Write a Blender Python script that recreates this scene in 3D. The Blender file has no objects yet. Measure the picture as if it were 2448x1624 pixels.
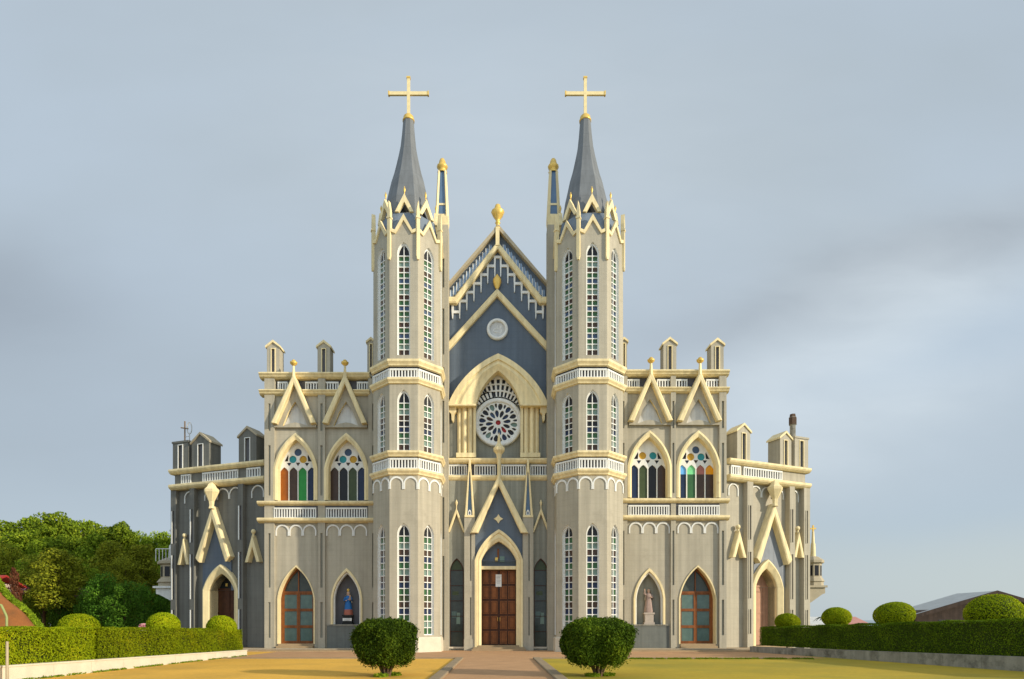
import bpy, math, random
import numpy as np
from mathutils import Vector, Matrix
from mathutils.geometry import tessellate_polygon
R = math.radians
random.seed(7); RNG = np.random.default_rng(7)
sc = bpy.context.scene
COL = sc.collection

# ------------------------------------------------------------------ camera, sky, sun, exposure
CAM_Y, CAM_Z, FPX, PX0, PY0 = -50.0, 2.0, 1500.0, 1191.0, 1495.0      # metres / photo pixels (2448 wide)
cam = bpy.data.cameras.new('camera'); cam_o = bpy.data.objects.new('camera', cam); COL.objects.link(cam_o)
cam_o.location = (0, CAM_Y, CAM_Z); cam_o.rotation_euler = (R(90), 0, 0)
cam.sensor_width = 36; cam.lens = 36 * FPX / 2448
cam.shift_x = (1224 - PX0) / 2448; cam.shift_y = (PY0 - 812) / 2448
cam.clip_end = 6000; cam.clip_start = 0.1
sc.camera = cam_o
SUN_AZ, SUN_EL = 63.0, 18.0            # degrees to the right of the facade's normal; above the horizon
sd = Vector((math.sin(R(SUN_AZ)) * math.cos(R(SUN_EL)), -math.cos(R(SUN_AZ)) * math.cos(R(SUN_EL)), math.sin(R(SUN_EL))))
sun = bpy.data.lights.new('sun', 'SUN'); sun_o = bpy.data.objects.new('sun', sun); COL.objects.link(sun_o)
sun.energy = 3.5; sun.angle = R(1.2); sun.color = (1.0, 0.89, 0.70)
sun_o.rotation_euler = sd.to_track_quat('Z', 'Y').to_euler()
sc.view_settings.view_transform = 'Standard'; sc.view_settings.look = 'None'
sc.view_settings.exposure = 0.35; sc.view_settings.gamma = 1.0

world = bpy.data.worlds.new('World'); sc.world = world; world.use_nodes = True
def build_sky():
    nt = world.node_tree; nt.nodes.clear(); N = nt.nodes.new; L = nt.links.new
    out = N('ShaderNodeOutputWorld'); bg = N('ShaderNodeBackground'); bg.inputs['Strength'].default_value = 0.1
    L(bg.outputs[0], out.inputs[0])
    sky = N('ShaderNodeTexSky'); sky.sky_type = 'NISHITA'; sky.sun_disc = False
    sky.sun_elevation = R(SUN_EL); sky.sun_rotation = math.atan2(sd.x, sd.y); sky.dust_density = 2.0; sky.ozone_density = 1.5
    tc = N('ShaderNodeTexCoord')
    def mathn(op, a, b=None, c=None):
        m = N('ShaderNodeMath'); m.operation = op
        for i, v in enumerate((a, b, c)):
            if v is None: continue
            if isinstance(v, (int, float)): m.inputs[i].default_value = v
            else: L(v, m.inputs[i])
        return m.outputs[0]
    sep = N('ShaderNodeSeparateXYZ'); L(tc.outputs['Generated'], sep.inputs[0])
    yy = mathn('MAXIMUM', sep.outputs['Y'], 0.08)
    tx = mathn('DIVIDE', sep.outputs['X'], yy); tz = mathn('DIVIDE', sep.outputs['Z'], yy)   # direction as slopes: cloud sheet far in front
    comb = N('ShaderNodeCombineXYZ'); L(tx, comb.inputs[0]); L(tz, comb.inputs[1])
    # broad soft veil
    mp = N('ShaderNodeMapping'); mp.inputs['Scale'].default_value = (1.3, 2.6, 1); mp.inputs['Rotation'].default_value = (0, 0, R(-16)); mp.inputs['Location'].default_value = (3.1, 0.9, 0)
    L(comb.outputs[0], mp.inputs[0])
    nz = N('ShaderNodeTexNoise'); nz.inputs['Scale'].default_value = 1.3; nz.inputs['Detail'].default_value = 4; nz.inputs['Roughness'].default_value = 0.45
    L(mp.outputs[0], nz.inputs['Vector'])
    def band(x0, z0, ang, half_w, half_l):      # soft elongated cloud at slope coordinates
        c, s = math.cos(ang), math.sin(ang)
        dx = mathn('SUBTRACT', tx, x0); dz = mathn('SUBTRACT', tz, z0)
        wob = mathn('MULTIPLY', mathn('SUBTRACT', nz.outputs[0], 0.5), 0.16)
        a = mathn('ADD', mathn('MULTIPLY', dx, c), mathn('MULTIPLY', dz, s))
        b = mathn('ADD', mathn('ADD', mathn('MULTIPLY', dx, -s), mathn('MULTIPLY', dz, c)), wob)
        a = mathn('DIVIDE', a, half_l); b = mathn('DIVIDE', b, half_w)
        d = mathn('ADD', mathn('MULTIPLY', a, a), mathn('MULTIPLY', b, b))
        return mathn('EXPONENT', mathn('MULTIPLY', d, -1.0))
    dark = mathn('ADD', band(0.70, 0.585, R(19), 0.055, 0.40), mathn('MULTIPLY', band(-0.80, 0.52, R(4), 0.10, 0.22), 0.8))
    dark = mathn('ADD', dark, mathn('MULTIPLY', band(0.30, 0.50, R(8), 0.06, 0.20), 0.35))
    dark = mathn('ADD', dark, mathn('MULTIPLY', band(-0.75, 0.30, R(0), 0.16, 0.5), 0.45))
    light = mathn('ADD', band(0.56, 0.40, R(28), 0.13, 0.40), mathn('MULTIPLY', band(0.05, 0.75, R(-8), 0.25, 0.5), 0.4))
    mw = N('ShaderNodeMapping'); mw.inputs['Scale'].default_value = (2.2, 6.5, 1); mw.inputs['Rotation'].default_value = (0, 0, R(-24)); L(comb.outputs[0], mw.inputs[0])
    nw = N('ShaderNodeTexNoise'); nw.inputs['Scale'].default_value = 2.0; nw.inputs['Detail'].default_value = 7; nw.inputs['Roughness'].default_value = 0.55; nw.inputs['Distortion'].default_value = 0.4; L(mw.outputs[0], nw.inputs['Vector'])
    wisp = N('ShaderNodeMapRange'); wisp.inputs[1].default_value = 0.3; wisp.inputs[2].default_value = 0.7; wisp.inputs[3].default_value = 0.70; wisp.inputs[4].default_value = 1.08; L(nw.outputs[0], wisp.inputs[0])
    light = mathn('MULTIPLY', light, wisp.outputs[0]); dark = mathn('MULTIPLY', dark, mathn('SUBTRACT', 1.55, mathn('MULTIPLY', wisp.outputs[0], 0.45)))
    blue = mathn('ADD', mathn('MULTIPLY', band(0.62, 0.16, R(8), 0.05, 0.4), 0.9), mathn('MULTIPLY', band(0.75, 0.47, R(22), 0.05, 0.3), 0.7))
    def mix(fac, a, b):
        m = N('ShaderNodeMix'); m.data_type = 'RGBA'
        if isinstance(fac, (int, float)): m.inputs[0].default_value = fac
        else: L(fac, m.inputs[0])
        for sock, v in ((m.inputs[6], a), (m.inputs[7], b)):
            if isinstance(v, tuple): sock.default_value = (*v, 1)
            else: L(v, sock)
        return m.outputs[2]
    ramp = N('ShaderNodeValToRGB')
    e = ramp.color_ramp.elements; e[0].position = 0.3; e[0].color = (0.375, 0.437, 0.487, 1); e[1].position = 0.72; e[1].color = (0.415, 0.49, 0.565, 1)
    L(nz.outputs[0], ramp.inputs[0])
    sc10 = N('ShaderNodeVectorMath'); sc10.operation = 'SCALE'; sc10.inputs['Scale'].default_value = 10.0
    c = mix(mathn('MULTIPLY', dark, 0.60), ramp.outputs[0], (0.245, 0.275, 0.31))
    c = mix(mathn('MULTIPLY', light, 0.95), c, (0.57, 0.635, 0.68))
    c = mix(mathn('MULTIPLY', blue, 0.5), c, (0.335, 0.435, 0.545))
    c = mix(mathn('MULTIPLY', band(0.85, 0.06, R(0), 0.12, 0.6), 0.8), c, (0.46, 0.52, 0.525))
    back = N('ShaderNodeMapRange'); back.interpolation_type = 'SMOOTHSTEP'; back.inputs[1].default_value = 0.05; back.inputs[2].default_value = -0.6; back.inputs[3].default_value = 10.0; back.inputs[4].default_value = 17.0  # unseen sky behind the camera raised as added front fill light
    L(sep.outputs['Y'], back.inputs[0]); L(back.outputs[0], sc10.inputs['Scale'])
    L(c, sc10.inputs[0])
    fin = mix(0.88, sky.outputs[0], sc10.outputs[0])       # veil of cloud over the clear sky
    L(fin, bg.inputs[0])
build_sky()

# ------------------------------------------------------------------ materials
MATS = {}
def lin(r, g, b):
    f = lambda c: (c / 12.92 if c <= 0.04045 else ((c + 0.055) / 1.055) ** 2.4)
    return tuple(f(v / 255) for v in (r, g, b))
def mat(name, col, rough=0.7, var=0.10, scale=1.2, metal=0.0, streak=0.0, joints=None, bump=0.0, spec=0.3, stain=None):
    m = bpy.data.materials.new(name); m.use_nodes = True; MATS[name] = m
    nt = m.node_tree; N = nt.nodes.new; L = nt.links.new; b = nt.nodes['Principled BSDF']
    b.inputs['Roughness'].default_value = rough; b.inputs['Metallic'].default_value = metal
    b.inputs['Specular IOR Level'].default_value = spec
    tc = N('ShaderNodeTexCoord')
    nz = N('ShaderNodeTexNoise'); nz.inputs['Scale'].default_value = scale; nz.inputs['Detail'].default_value = 6; nz.inputs['Roughness'].default_value = 0.6
    L(tc.outputs['Object'], nz.inputs['Vector'])
    hs = N('ShaderNodeHueSaturation'); hs.inputs['Color'].default_value = (*col, 1)
    mr = N('ShaderNodeMapRange'); mr.inputs[1].default_value = 0.25; mr.inputs[2].default_value = 0.75; mr.inputs[3].default_value = 1 - var; mr.inputs[4].default_value = 1 + var
    L(nz.outputs[0], mr.inputs[0]); val = mr.outputs[0]
    def mul(a, bb):
        k = N('ShaderNodeMath'); k.operation = 'MULTIPLY'; L(a, k.inputs[0])
        if isinstance(bb, float): k.inputs[1].default_value = bb
        else: L(bb, k.inputs[1])
        return k.outputs[0]
    if streak:                              # rain streaks running down
        mp = N('ShaderNodeMapping'); mp.inputs['Scale'].default_value = (2.2, 2.2, 0.07); L(tc.outputs['Object'], mp.inputs[0])
        n2 = N('ShaderNodeTexNoise'); n2.inputs['Scale'].default_value = 1.6; n2.inputs['Detail'].default_value = 5; L(mp.outputs[0], n2.inputs['Vector'])
        r2 = N('ShaderNodeMapRange'); r2.inputs[1].default_value = 0.35; r2.inputs[2].default_value = 0.7; r2.inputs[3].default_value = 1.03; r2.inputs[4].default_value = 1 - streak
        L(n2.outputs[0], r2.inputs[0]); val = mul(val, r2.outputs[0])
    if joints:                              # faint scored courses
        sp = N('ShaderNodeSeparateXYZ'); L(tc.outputs['Object'], sp.inputs[0])
        f = N('ShaderNodeMath'); f.operation = 'MULTIPLY'; f.inputs[1].default_value = 1 / joints; L(sp.outputs['Z'], f.inputs[0])
        fr_ = N('ShaderNodeMath'); fr_.operation = 'FRACT'; L(f.outputs[0], fr_.inputs[0])
        lt = N('ShaderNodeMath'); lt.operation = 'LESS_THAN'; lt.inputs[1].default_value = 0.05; L(fr_.outputs[0], lt.inputs[0])
        r3 = N('ShaderNodeMapRange'); r3.inputs[3].default_value = 1.0; r3.inputs[4].default_value = 0.88; L(mul(lt.outputs[0], nz.outputs[0]), r3.inputs[0]); r3.inputs[2].default_value = 0.6
        val = mul(val, r3.outputs[0])
    nf = N('ShaderNodeTexNoise'); nf.inputs['Scale'].default_value = scale * 23; nf.inputs['Detail'].default_value = 3; L(tc.outputs['Object'], nf.inputs['Vector'])
    rf = N('ShaderNodeMapRange'); rf.inputs[1].default_value = 0.3; rf.inputs[2].default_value = 0.7; rf.inputs[3].default_value = 1 - var * .6; rf.inputs[4].default_value = 1 + var * .6
    L(nf.outputs[0], rf.inputs[0]); val = mul(val, rf.outputs[0])
    L(val, hs.inputs['Value'])
    colout = hs.outputs[0]
    if stain:                               # (colour, threshold) blotches of dirt
        n4 = N('ShaderNodeTexNoise'); n4.inputs['Scale'].default_value = stain[2]; n4.inputs['Detail'].default_value = 8; n4.inputs['Roughness'].default_value = 0.7
        L(tc.outputs['Object'], n4.inputs['Vector'])
        r4 = N('ShaderNodeMapRange'); r4.inputs[1].default_value = stain[1]; r4.inputs[2].default_value = stain[1] + 0.2; L(n4.outputs[0], r4.inputs[0])
        mx = N('ShaderNodeMix'); mx.data_type = 'RGBA'; L(r4.outputs[0], mx.inputs[0]); L(colout, mx.inputs[6]); mx.inputs[7].default_value = (*stain[0], 1); colout = mx.outputs[2]
    L(colout, b.inputs['Base Color'])
    if bump:
        bp = N('ShaderNodeBump'); bp.inputs['Strength'].default_value = bump; bp.inputs['Distance'].default_value = 0.02
        n3 = N('ShaderNodeTexNoise'); n3.inputs['Scale'].default_value = 14; n3.inputs['Detail'].default_value = 5; L(tc.outputs['Object'], n3.inputs['Vector'])
        L(n3.outputs[0], bp.inputs['Height']); L(bp.outputs[0], b.inputs['Normal'])
    return m
mat('wall', (0.42, 0.382, 0.295), 0.8, 0.08, 0.9, streak=0.17, joints=0.42, bump=0.35, stain=((0.33, 0.30, 0.23), 0.56, 0.7))
mat('wall_grey', (0.30, 0.30, 0.25), 0.8, 0.10, 0.8, streak=0.3, joints=0.5, bump=0.3)
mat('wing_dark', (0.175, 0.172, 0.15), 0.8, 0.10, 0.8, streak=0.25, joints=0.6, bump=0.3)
mat('cream', (0.84, 0.70, 0.40), 0.7, 0.08, 2.0, streak=0.22, bump=0.3, stain=((0.62, 0.49, 0.26), 0.58, 2.2))
mat('gold', (0.78, 0.52, 0.13), 0.38, 0.12, 4.0, metal=0.35)
mat('white', (0.76, 0.76, 0.72), 0.6, 0.06, 3.0, streak=0.10)
mat('panel', (0.60, 0.60, 0.58), 0.7, 0.10, 2.5, streak=0.2)
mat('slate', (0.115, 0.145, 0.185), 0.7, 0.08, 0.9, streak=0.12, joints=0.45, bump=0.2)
mat('slate_sunlit', (0.23, 0.25, 0.28), 0.7, 0.12, 0.9, streak=0.2)  # slate paled for weathering, with the sun's brightness also put into the colour
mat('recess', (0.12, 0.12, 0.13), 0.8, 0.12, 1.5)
mat('spire', (0.165, 0.175, 0.182), 0.5, 0.08, 0.7, streak=0.2, joints=1.1, spec=0.3)
mat('blue_panel', (0.10, 0.17, 0.27), 0.4, 0.12, 1.5)
mat('wood', (0.225, 0.075, 0.018), 0.5, 0.25, 3.0, streak=0.3)
mat('wood_dark', (0.075, 0.026, 0.010), 0.55, 0.25, 3.0, streak=0.3)
mat('wood_pale', (0.50, 0.27, 0.17), 0.6, 0.15, 3.0, streak=0.25)
mat('dark', (0.016, 0.017, 0.015), 0.6, 0.2, 2.0)
mat('stone', (0.30, 0.285, 0.235), 0.85, 0.15, 2.0, streak=0.25, bump=0.6, stain=((0.085, 0.08, 0.06), 0.50, 1.1))
mat('limestone', (0.62, 0.56, 0.44), 0.85, 0.10, 1.5, bump=0.4, stain=((0.40, 0.34, 0.24), 0.62, 1.3))
mat('step', (0.36, 0.26, 0.15), 0.85, 0.12, 1.6, bump=0.4)
mat('dado', (0.155, 0.165, 0.15), 0.8, 0.12, 1.4, streak=0.2, joints=0.3, bump=0.3)
def glass(name, col, rough=0.28, spec=0.25):
    return mat(name, col, rough, 0.18, 2.5, spec=spec)
glass('g_green', (0.04, 0.115, 0.045)); glass('g_green_bright', (0.026, 0.247, 0.046)); glass('g_blue', (0.05, 0.085, 0.155)); glass('g_navy', (0.016, 0.029, 0.072))
glass('g_teal', (0.17, 0.25, 0.21)); glass('g_brown', (0.065, 0.039, 0.026)); glass('g_black', (0.016, 0.016, 0.018)); glass('g_orange', (0.286, 0.085, 0.010))
glass('g_red', (0.325, 0.013, 0.010)); glass('g_gold', (0.546, 0.312, 0.026)); glass('g_cyan', (0.026, 0.260, 0.286)); glass('g_olive', (0.055, 0.075, 0.03))
glass('g_sky', (0.130, 0.390, 0.806)); glass('g_mint', (0.208, 0.650, 0.286)); glass('g_rose', (0.364, 0.130, 0.104)); glass('g_amber', (0.780, 0.338, 0.013))
glass('g_maroon', (0.055, 0.026, 0.018)); glass('g_door', (0.098, 0.156, 0.143), 0.12); glass('g_side', (0.058, 0.072, 0.065), 0.10)

# ------------------------------------------------------------------ mesh builder
def smoothed(pts, n=3): return pts
class MB:
    def __init__(s): s.v = []; s.f = []; s.m = []; s.sm = []; s.names = []
    def mi(s, name):
        if name not in s.names: s.names.append(name)
        return s.names.index(name)
    def face(s, pts, m, smooth=False):
        i = len(s.v); s.v += [tuple(p) for p in pts]; s.f.append(tuple(range(i, i + len(pts)))); s.m.append(s.mi(m)); s.sm.append(smooth)
    def grid(s, rows, m, smooth=False, close=False, ms=None):
        i = len(s.v); n = len(rows[0])
        for r in rows: s.v += [tuple(p) for p in r]
        for a in range(len(rows) - 1):
            for b in range(n if close else n - 1):
                c = (b + 1) % n
                s.f.append((i + a * n + b, i + a * n + c, i + (a + 1) * n + c, i + (a + 1) * n + b)); s.m.append(s.mi(ms[a] if ms else m)); s.sm.append(smooth)
    def prism(s, fr, poly, o0, o1, m, holes=(), side=None, hole_side=None, back=False):
        loops = [list(poly)] + [list(h) for h in holes]
        tris = tessellate_polygon([[Vector((a, z, 0)) for a, z in lp] for lp in loops])
        flat = [p for lp in loops for p in lp]
        i = len(s.v); s.v += [fr.p(a, z, o1) for a, z in flat]
        for t in tris: s.f.append(tuple(i + k for k in t)); s.m.append(s.mi(m)); s.sm.append(False)
        if back:
            i = len(s.v); s.v += [fr.p(a, z, o0) for a, z in flat]
            for t in tris: s.f.append(tuple(i + k for k in t)); s.m.append(s.mi(m)); s.sm.append(False)
        for k, lp in enumerate(loops):
            mm = (hole_side or m) if k else (side or m)
            s.grid([[fr.p(a, z, o1) for a, z in lp], [fr.p(a, z, o0) for a, z in lp]], mm, close=True)
    def loft(s, fr, rows, m, smooth=False, ms=None):
        s.grid([[fr.p(a, z, o) for a, z in pts] for pts, o in rows], m, smooth, ms=ms)
    def band(s, fr, outer, inner, o0, o1, m, chamfer=0.0, caps=True):
        rows = [(outer, o0), (outer, o1 - chamfer)]
        if chamfer:
            k = 0.22; mid1 = [(a + (c - a) * k, z + (d - z) * k) for (a, z), (c, d) in zip(outer, inner)]; mid2 = [(a + (c - a) * (1 - k), z + (d - z) * (1 - k)) for (a, z), (c, d) in zip(outer, inner)]
            rows += [(mid1, o1), (mid2, o1)]
        rows += [(inner, o1 - chamfer), (inner, o0)]
        s.loft(fr, rows, m)
        if caps:
            for e in (0, -1): s.face([fr.p(*pts[e], o) for pts, o in rows], m)
    def box(s, fr, a0, a1, z0, z1, o0, o1, m):
        P = [fr.p(a, z, o) for o in (o0, o1) for z in (z0, z1) for a in (a0, a1)]
        i = len(s.v); s.v += P
        for q in ((0, 1, 3, 2), (4, 5, 7, 6), (0, 1, 5, 4), (2, 3, 7, 6), (0, 2, 6, 4), (1, 3, 7, 5)):
            s.f.append(tuple(i + k for k in q)); s.m.append(s.mi(m)); s.sm.append(False)
    def mould(s, fr, a0, a1, prof, m):         # prof: (o,z) polygon run along the wall
        s.grid([[fr.p(a0, z, o) for o, z in prof], [fr.p(a1, z, o) for o, z in prof]], m, close=True)
        for a in (a0, a1): s.face([fr.p(a, z, o) for o, z in prof], m)
    def lathe(s, c, prof, m, seg=12, smooth=True, rot=0.0, sx=1.0, sy=1.0, ms=None):
        rows = [[(c[0] + r * sx * math.cos(rot + 2 * math.pi * k / seg), c[1] + r * sy * math.sin(rot + 2 * math.pi * k / seg), c[2] + z) for k in range(seg)] for r, z in prof]
        s.grid(rows, m, smooth, close=True, ms=ms)
    def tube(s, pts, radii, m, seg=8, smooth=True, cap=True):
        pts = [Vector(p) for p in pts]; rows = []
        if not isinstance(radii, (list, tuple)): radii = [radii] * len(pts)
        ref = Vector((0.3, 1, 0.2)).normalized()
        for i, p in enumerate(pts):
            t = (pts[min(i + 1, len(pts) - 1)] - pts[max(i - 1, 0)]).normalized()
            u = t.cross(ref)
            if u.length < 1e-3: u = t.cross(Vector((1, 0, 0)))
            u.normalize(); w = t.cross(u)
            rows.append([p + (u * math.cos(2 * math.pi * k / seg) + w * math.sin(2 * math.pi * k / seg)) * radii[i] for k in range(seg)])
        s.grid(rows, m, smooth, close=True)
        if cap: s.face(rows[0], m); s.face(rows[-1], m)
    def ball(s, c, r, m, seg=10, rings=6, sx=1, sy=1, sz=1):
        s.lathe(c, [(max(r * math.sin(math.pi * k / rings), 1e-4), -r * sz * math.cos(math.pi * k / rings)) for k in range(rings + 1)], m, seg, True, 0, sx, sy)
    def build(s, name, parent=None, loc=(0, 0, 0), rotz=0.0):
        me = bpy.data.meshes.new(name); me.from_pydata(s.v, [], s.f)
        for n in s.names: me.materials.append(MATS[n])
        me.polygons.foreach_set('material_index', s.m); me.polygons.foreach_set('use_smooth', s.sm); me.update()
        o = bpy.data.objects.new(name, me); COL.objects.link(o)
        if parent: o.parent = parent
        o.location = loc; o.rotation_euler = (0, 0, rotz)
        return o
class Frame:                       # a vertical wall plane: along a, up z, outward o
    def __init__(s, x, y, ux=1.0, uy=0.0):
        l = math.hypot(ux, uy); s.x, s.y, s.ux, s.uy = x, y, ux / l, uy / l; s.nx, s.ny = s.uy, -s.ux
    def p(s, a, z, o=0.0): return (s.x + s.ux * a + s.nx * o, s.y + s.uy * a + s.ny * o, z)
    def q(s, px, py, o=0.0):       # the photo's pixel seen on this plane -> (a, z)
        dx, dz = (px - PX0) / FPX, (PY0 - py) / FPX
        ox, oy = s.x + s.nx * o, s.y + s.ny * o
        t = (s.nx * ox + s.ny * (oy - CAM_Y)) / (s.nx * dx + s.ny)
        X, Y, Z = dx * t, CAM_Y + t, CAM_Z + dz * t
        return ((X - ox) * s.ux + (Y - oy) * s.uy, Z)
    def shifted(s, a): return Frame(*s.p(a, 0)[:2], s.ux, s.uy)
def arch(cx, w, zs, za, n=10, z0=None, b=0.10):     # pointed arch from the left spring to the right one; b = bulge of each side; z0 adds straight jambs
    h = za - zs; ch = math.hypot(w, h); sg = b * ch; r = (ch * ch / 4 + sg * sg) / (2 * sg); half = math.asin(min(1, ch / 2 / r))
    mx, mz = cx - w / 2, zs + h / 2; nx_, nz_ = -h / ch, w / ch        # outward normal of the left side
    ox, oz = mx + nx_ * (sg - r), mz + nz_ * (sg - r); tx_, tz_ = w / ch, h / ch
    L_ = [(ox + r * (math.cos(t) * nx_ + math.sin(t) * tx_), oz + r * (math.cos(t) * nz_ + math.sin(t) * tz_)) for t in [-half + 2 * half * k / n for k in range(n + 1)]]
    L_[0] = (cx - w, zs); L_[-1] = (cx, za)
    pts = L_ + [(2 * cx - a, z) for a, z in reversed(L_[:-1])]
    if z0 is not None: pts = [(cx - w, z0)] + pts + [(cx + w, z0)]
    return pts
def empty(name, loc=(0, 0, 0), parent=None):
    o = bpy.data.objects.new(name, None); COL.objects.link(o); o.location = loc; o.empty_display_size = 0.5
    if parent: o.parent = parent
    return o
def tag(o, label, cat, group=None, kind=None):
    if label: o['label'] = label
    if cat: o['category'] = cat
    if group: o['group'] = group
    if kind: o['kind'] = kind
    return o
def struct(o): o['kind'] = 'structure'; return o
def copy_child(o, parent, rotz=0.0):
    c = o.copy(); COL.objects.link(c); c.parent = parent; c.rotation_euler = (0, 0, rotz); return c
def finial(mb, x, y, z, h, r, m='gold'):     # turned knob on a slim stem
    mb.lathe((x, y, z), [(r * .42, 0), (r * .34, h * .22), (r * .5, h * .27), (r * .34, h * .32), (r * .62, h * .45), (r, h * .66), (r * .92, h * .74), (r * .5, h * .80), (r * .46, h * .9), (r * .2, h * .97), (0.005, h)], m, 10)

FR = Frame(0, 0)
church = tag(empty('church', (0, 0, 0)), 'grey and cream gothic church with twin spires standing behind the forecourt', 'church')

# ------------------------------------------------------------------ ground
mat('plaza', (0.70, 0.39, 0.055), 0.9, 0.15, 0.25, bump=0.25, stain=((0.50, 0.30, 0.05), 0.50, 0.16))
mat('lawn', (0.43, 0.305, 0.022), 0.9, 0.15, 0.25, bump=0.25, stain=((0.30, 0.25, 0.025), 0.45, 0.14))
mat('path', (0.47, 0.27, 0.135), 0.88, 0.14, 0.8, bump=0.5, stain=((0.36, 0.19, 0.09), 0.58, 0.5))
mat('kerb', (0.30, 0.225, 0.14), 0.85, 0.15, 1.5, bump=0.4)
mat('lawn_soil', (0.10, 0.11, 0.03), 0.95, 0.2, 0.3)
def ground():
    mb = MB(); mb.face([(-3000, -80, -0.012), (3000, -80, -0.012), (3000, 4000, -0.012), (-3000, 4000, -0.012)], 'lawn_soil'); struct(mb.build('ground'))
    mb = MB(); mb.face([(-19, -60, 0), (0, -60, 0), (0, 6, 0), (-24, 6, 0), (-19, -6, 0)], 'plaza'); struct(mb.build('forecourt'))
    mb = MB(); mb.face([(0, -60, 0), (24, -60, 0), (24, 6, 0), (0, 6, 0)], 'lawn'); struct(mb.build('lawn'))
    mb = MB(); mb.face([(-2.06, -60, .004), (2.06, -60, .004), (2.06, -12.2, .004), (-2.06, -12.2, .004)], 'path')
    mb.face([(-16.6, -12.2, .004), (19.8, -12.2, .004), (19.8, 1, .004), (-16.6, 1, .004)], 'path'); struct(mb.build('path'))
    for sx in (-1, 1):
        mb = MB(); f = Frame(0, 0)
        xs = sorted((sx * 2.06, sx * 2.5))
        prof = [(xs[0], 0), (xs[0], .085), (xs[0] + .03, .1), (xs[1] - .03, .1), (xs[1], .085), (xs[1], 0)]
        y = -40.0
        while y < -12.7:
            y2 = min(y + 1.2, -12.64)
            mb.grid([[(a, y + .012, z) for a, z in prof], [(a, y2, z) for a, z in prof]], 'kerb'); mb.face([(a, y2, z) for a, z in prof], 'kerb'); mb.face([(a, y + .012, z) for a, z in prof], 'kerb')
            y += 1.2
        struct(mb.build('kerb'))
        mb = MB(); x = 2.5
        while x < 16.4:
            a, b = sorted((sx * x, sx * min(x + 1.5, 16.5)))
            mb.box(FR, a + .008, b - .008, 0, .06, 12.2, 12.64, 'kerb'); x += 1.5
        struct(mb.build('kerb'))
    for x0, x1 in ((-23.5, -6.0), (6.0, 22.0)):
        mb = MB(); mb.box(FR, x0, x1, 0, .18, -3, 1.7, 'step'); mb.box(FR, x0 - .3, x1 + .2, 0, .09, 1.7, 2.7, 'step'); mb.box(FR, x0 - .01, x1 + .01, .15, .185, 1.66, 1.74, 'limestone'); struct(mb.build('pavement'))
ground()

# ------------------------------------------------------------------ octagonal towers
TX, TY, AP = 6.93, -1.48, 2.517
SD = AP * 0.8284
def tz(py): return CAM_Z + (PY0 - py) * 46 / FPX
def tzc(py): return CAM_Z + (PY0 - py) * 48.52 / FPX
TF = Frame(0, -AP)                         # the facet that faces the forecourt, in the tower's own space
ROT8 = math.pi / 8
def octa(mb, prof, m, ms=None): mb.lathe((0, 0, 0), [(r / math.cos(ROT8), z) for r, z in prof], m, 8, False, ROT8, ms=ms)
ROWC = ['g_green', 'g_teal', 'g_brown', 'g_green', 'g_blue', 'g_green', 'g_teal', 'g_maroon', 'g_green', 'g_blue', 'g_green', 'g_teal', 'g_brown', 'g_green', 'g_blue']
LOWC = ['g_green', 'g_teal', 'g_brown', 'g_navy', 'g_green', 'g_teal', 'g_maroon', 'g_navy', 'g_green', 'g_olive', 'g_brown', 'g_navy', 'g_green', 'g_teal']
MIDC = ['g_green', 'g_teal', 'g_brown', 'g_black', 'g_navy', 'g_green', 'g_teal', 'g_brown']
def lancet(zb, zt, colours, rows, name, parent):
    w = 0.47; h = 0.95; zs = zt - h
    mb = MB(); f = TF
    outer = arch(0, w, zs, zt, 8, zb, .14); inner = arch(0, w - .09, zs, zt - .16, 8, zb + .07, .14)
    mb.prism(f, outer, -.34, -.16, 'white', [inner])
    wi = w - .09
    mb.box(f, -.028, .028, zb + .07, zt - .2, -.28, -.17, 'white')
    n = rows; dz = (zs - zb - .07) / n
    for k in range(n):
        z0 = zs - (k + 1) * dz; c = colours[k % len(colours)]
        if k < n: mb.box(f, -wi, wi, z0 + dz - .03, z0 + dz + .03, -.28, -.175, 'white')
        for a0, a1 in ((-wi, -.028), (.028, wi)):
            mb.face([f.p(a0, z0 + .0, -.27), f.p(a1, z0 + .0, -.27), f.p(a1, z0 + dz, -.27), f.p(a0, z0 + dz, -.27)], c)
    mb.prism(f, arch(0, wi, zs, zt - .16, 8, None, .14), -.3, -.27, 'g_black')
    return mb.build(name, parent)
LV = {'l1': (tz(1519), tz(1250), 15, LOWC), 'l2': (tz(1077), tz(931), 8, MIDC), 'l3': (tz(849), tz(578), 18, ROWC)}
ZB2, ZB2t = tz(1137), tz(1078); ZB3, ZB3t = tz(919), tz(860); ZTOP = tz(548)
def cornice_prof(z0, z1, out, r):
    h = z1 - z0
    return [(r, z0), (r + out * .45, z0 + h * .12), (r + out * .55, z0 + h * .3), (r + out, z0 + h * .62), (r + out, z0 + h * .92), (r, z1)]
def balusters(mb, f, a0, a1, z0, z1, o, pitch=.19, wd=.085):
    mb.box(f, a0, a1, z1 - .12, z1, o - .12, o + .02, 'white'); mb.box(f, a0, a1, z0, z0 + .07, o - .12, o + .02, 'white')
    n = max(2, round((a1 - a0) / pitch)); d = (a1 - a0) / n
    for k in range(n + 1):
        c = min(max(a0 + k * d, a0 + wd / 2), a1 - wd / 2); mb.box(f, c - wd / 2, c + wd / 2, z0 + .07, z1 - .12, o - .10, o, 'white')
def scallops(mb, f, a0, a1, n, zt, drop, o=.06, th=.15):
    w = (a1 - a0) / n
    for k in range(n):
        c = a0 + (k + .5) * w; wo = w / 2 - .005
        ou = arch(c, wo, zt - wo * .98, zt, 7, zt - drop, .19); inn = arch(c, wo - th * .62, zt - wo * .98, zt - th, 7, zt - drop, .19)
        mb.band(f, ou, inn, 0, o, 'white')
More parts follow.
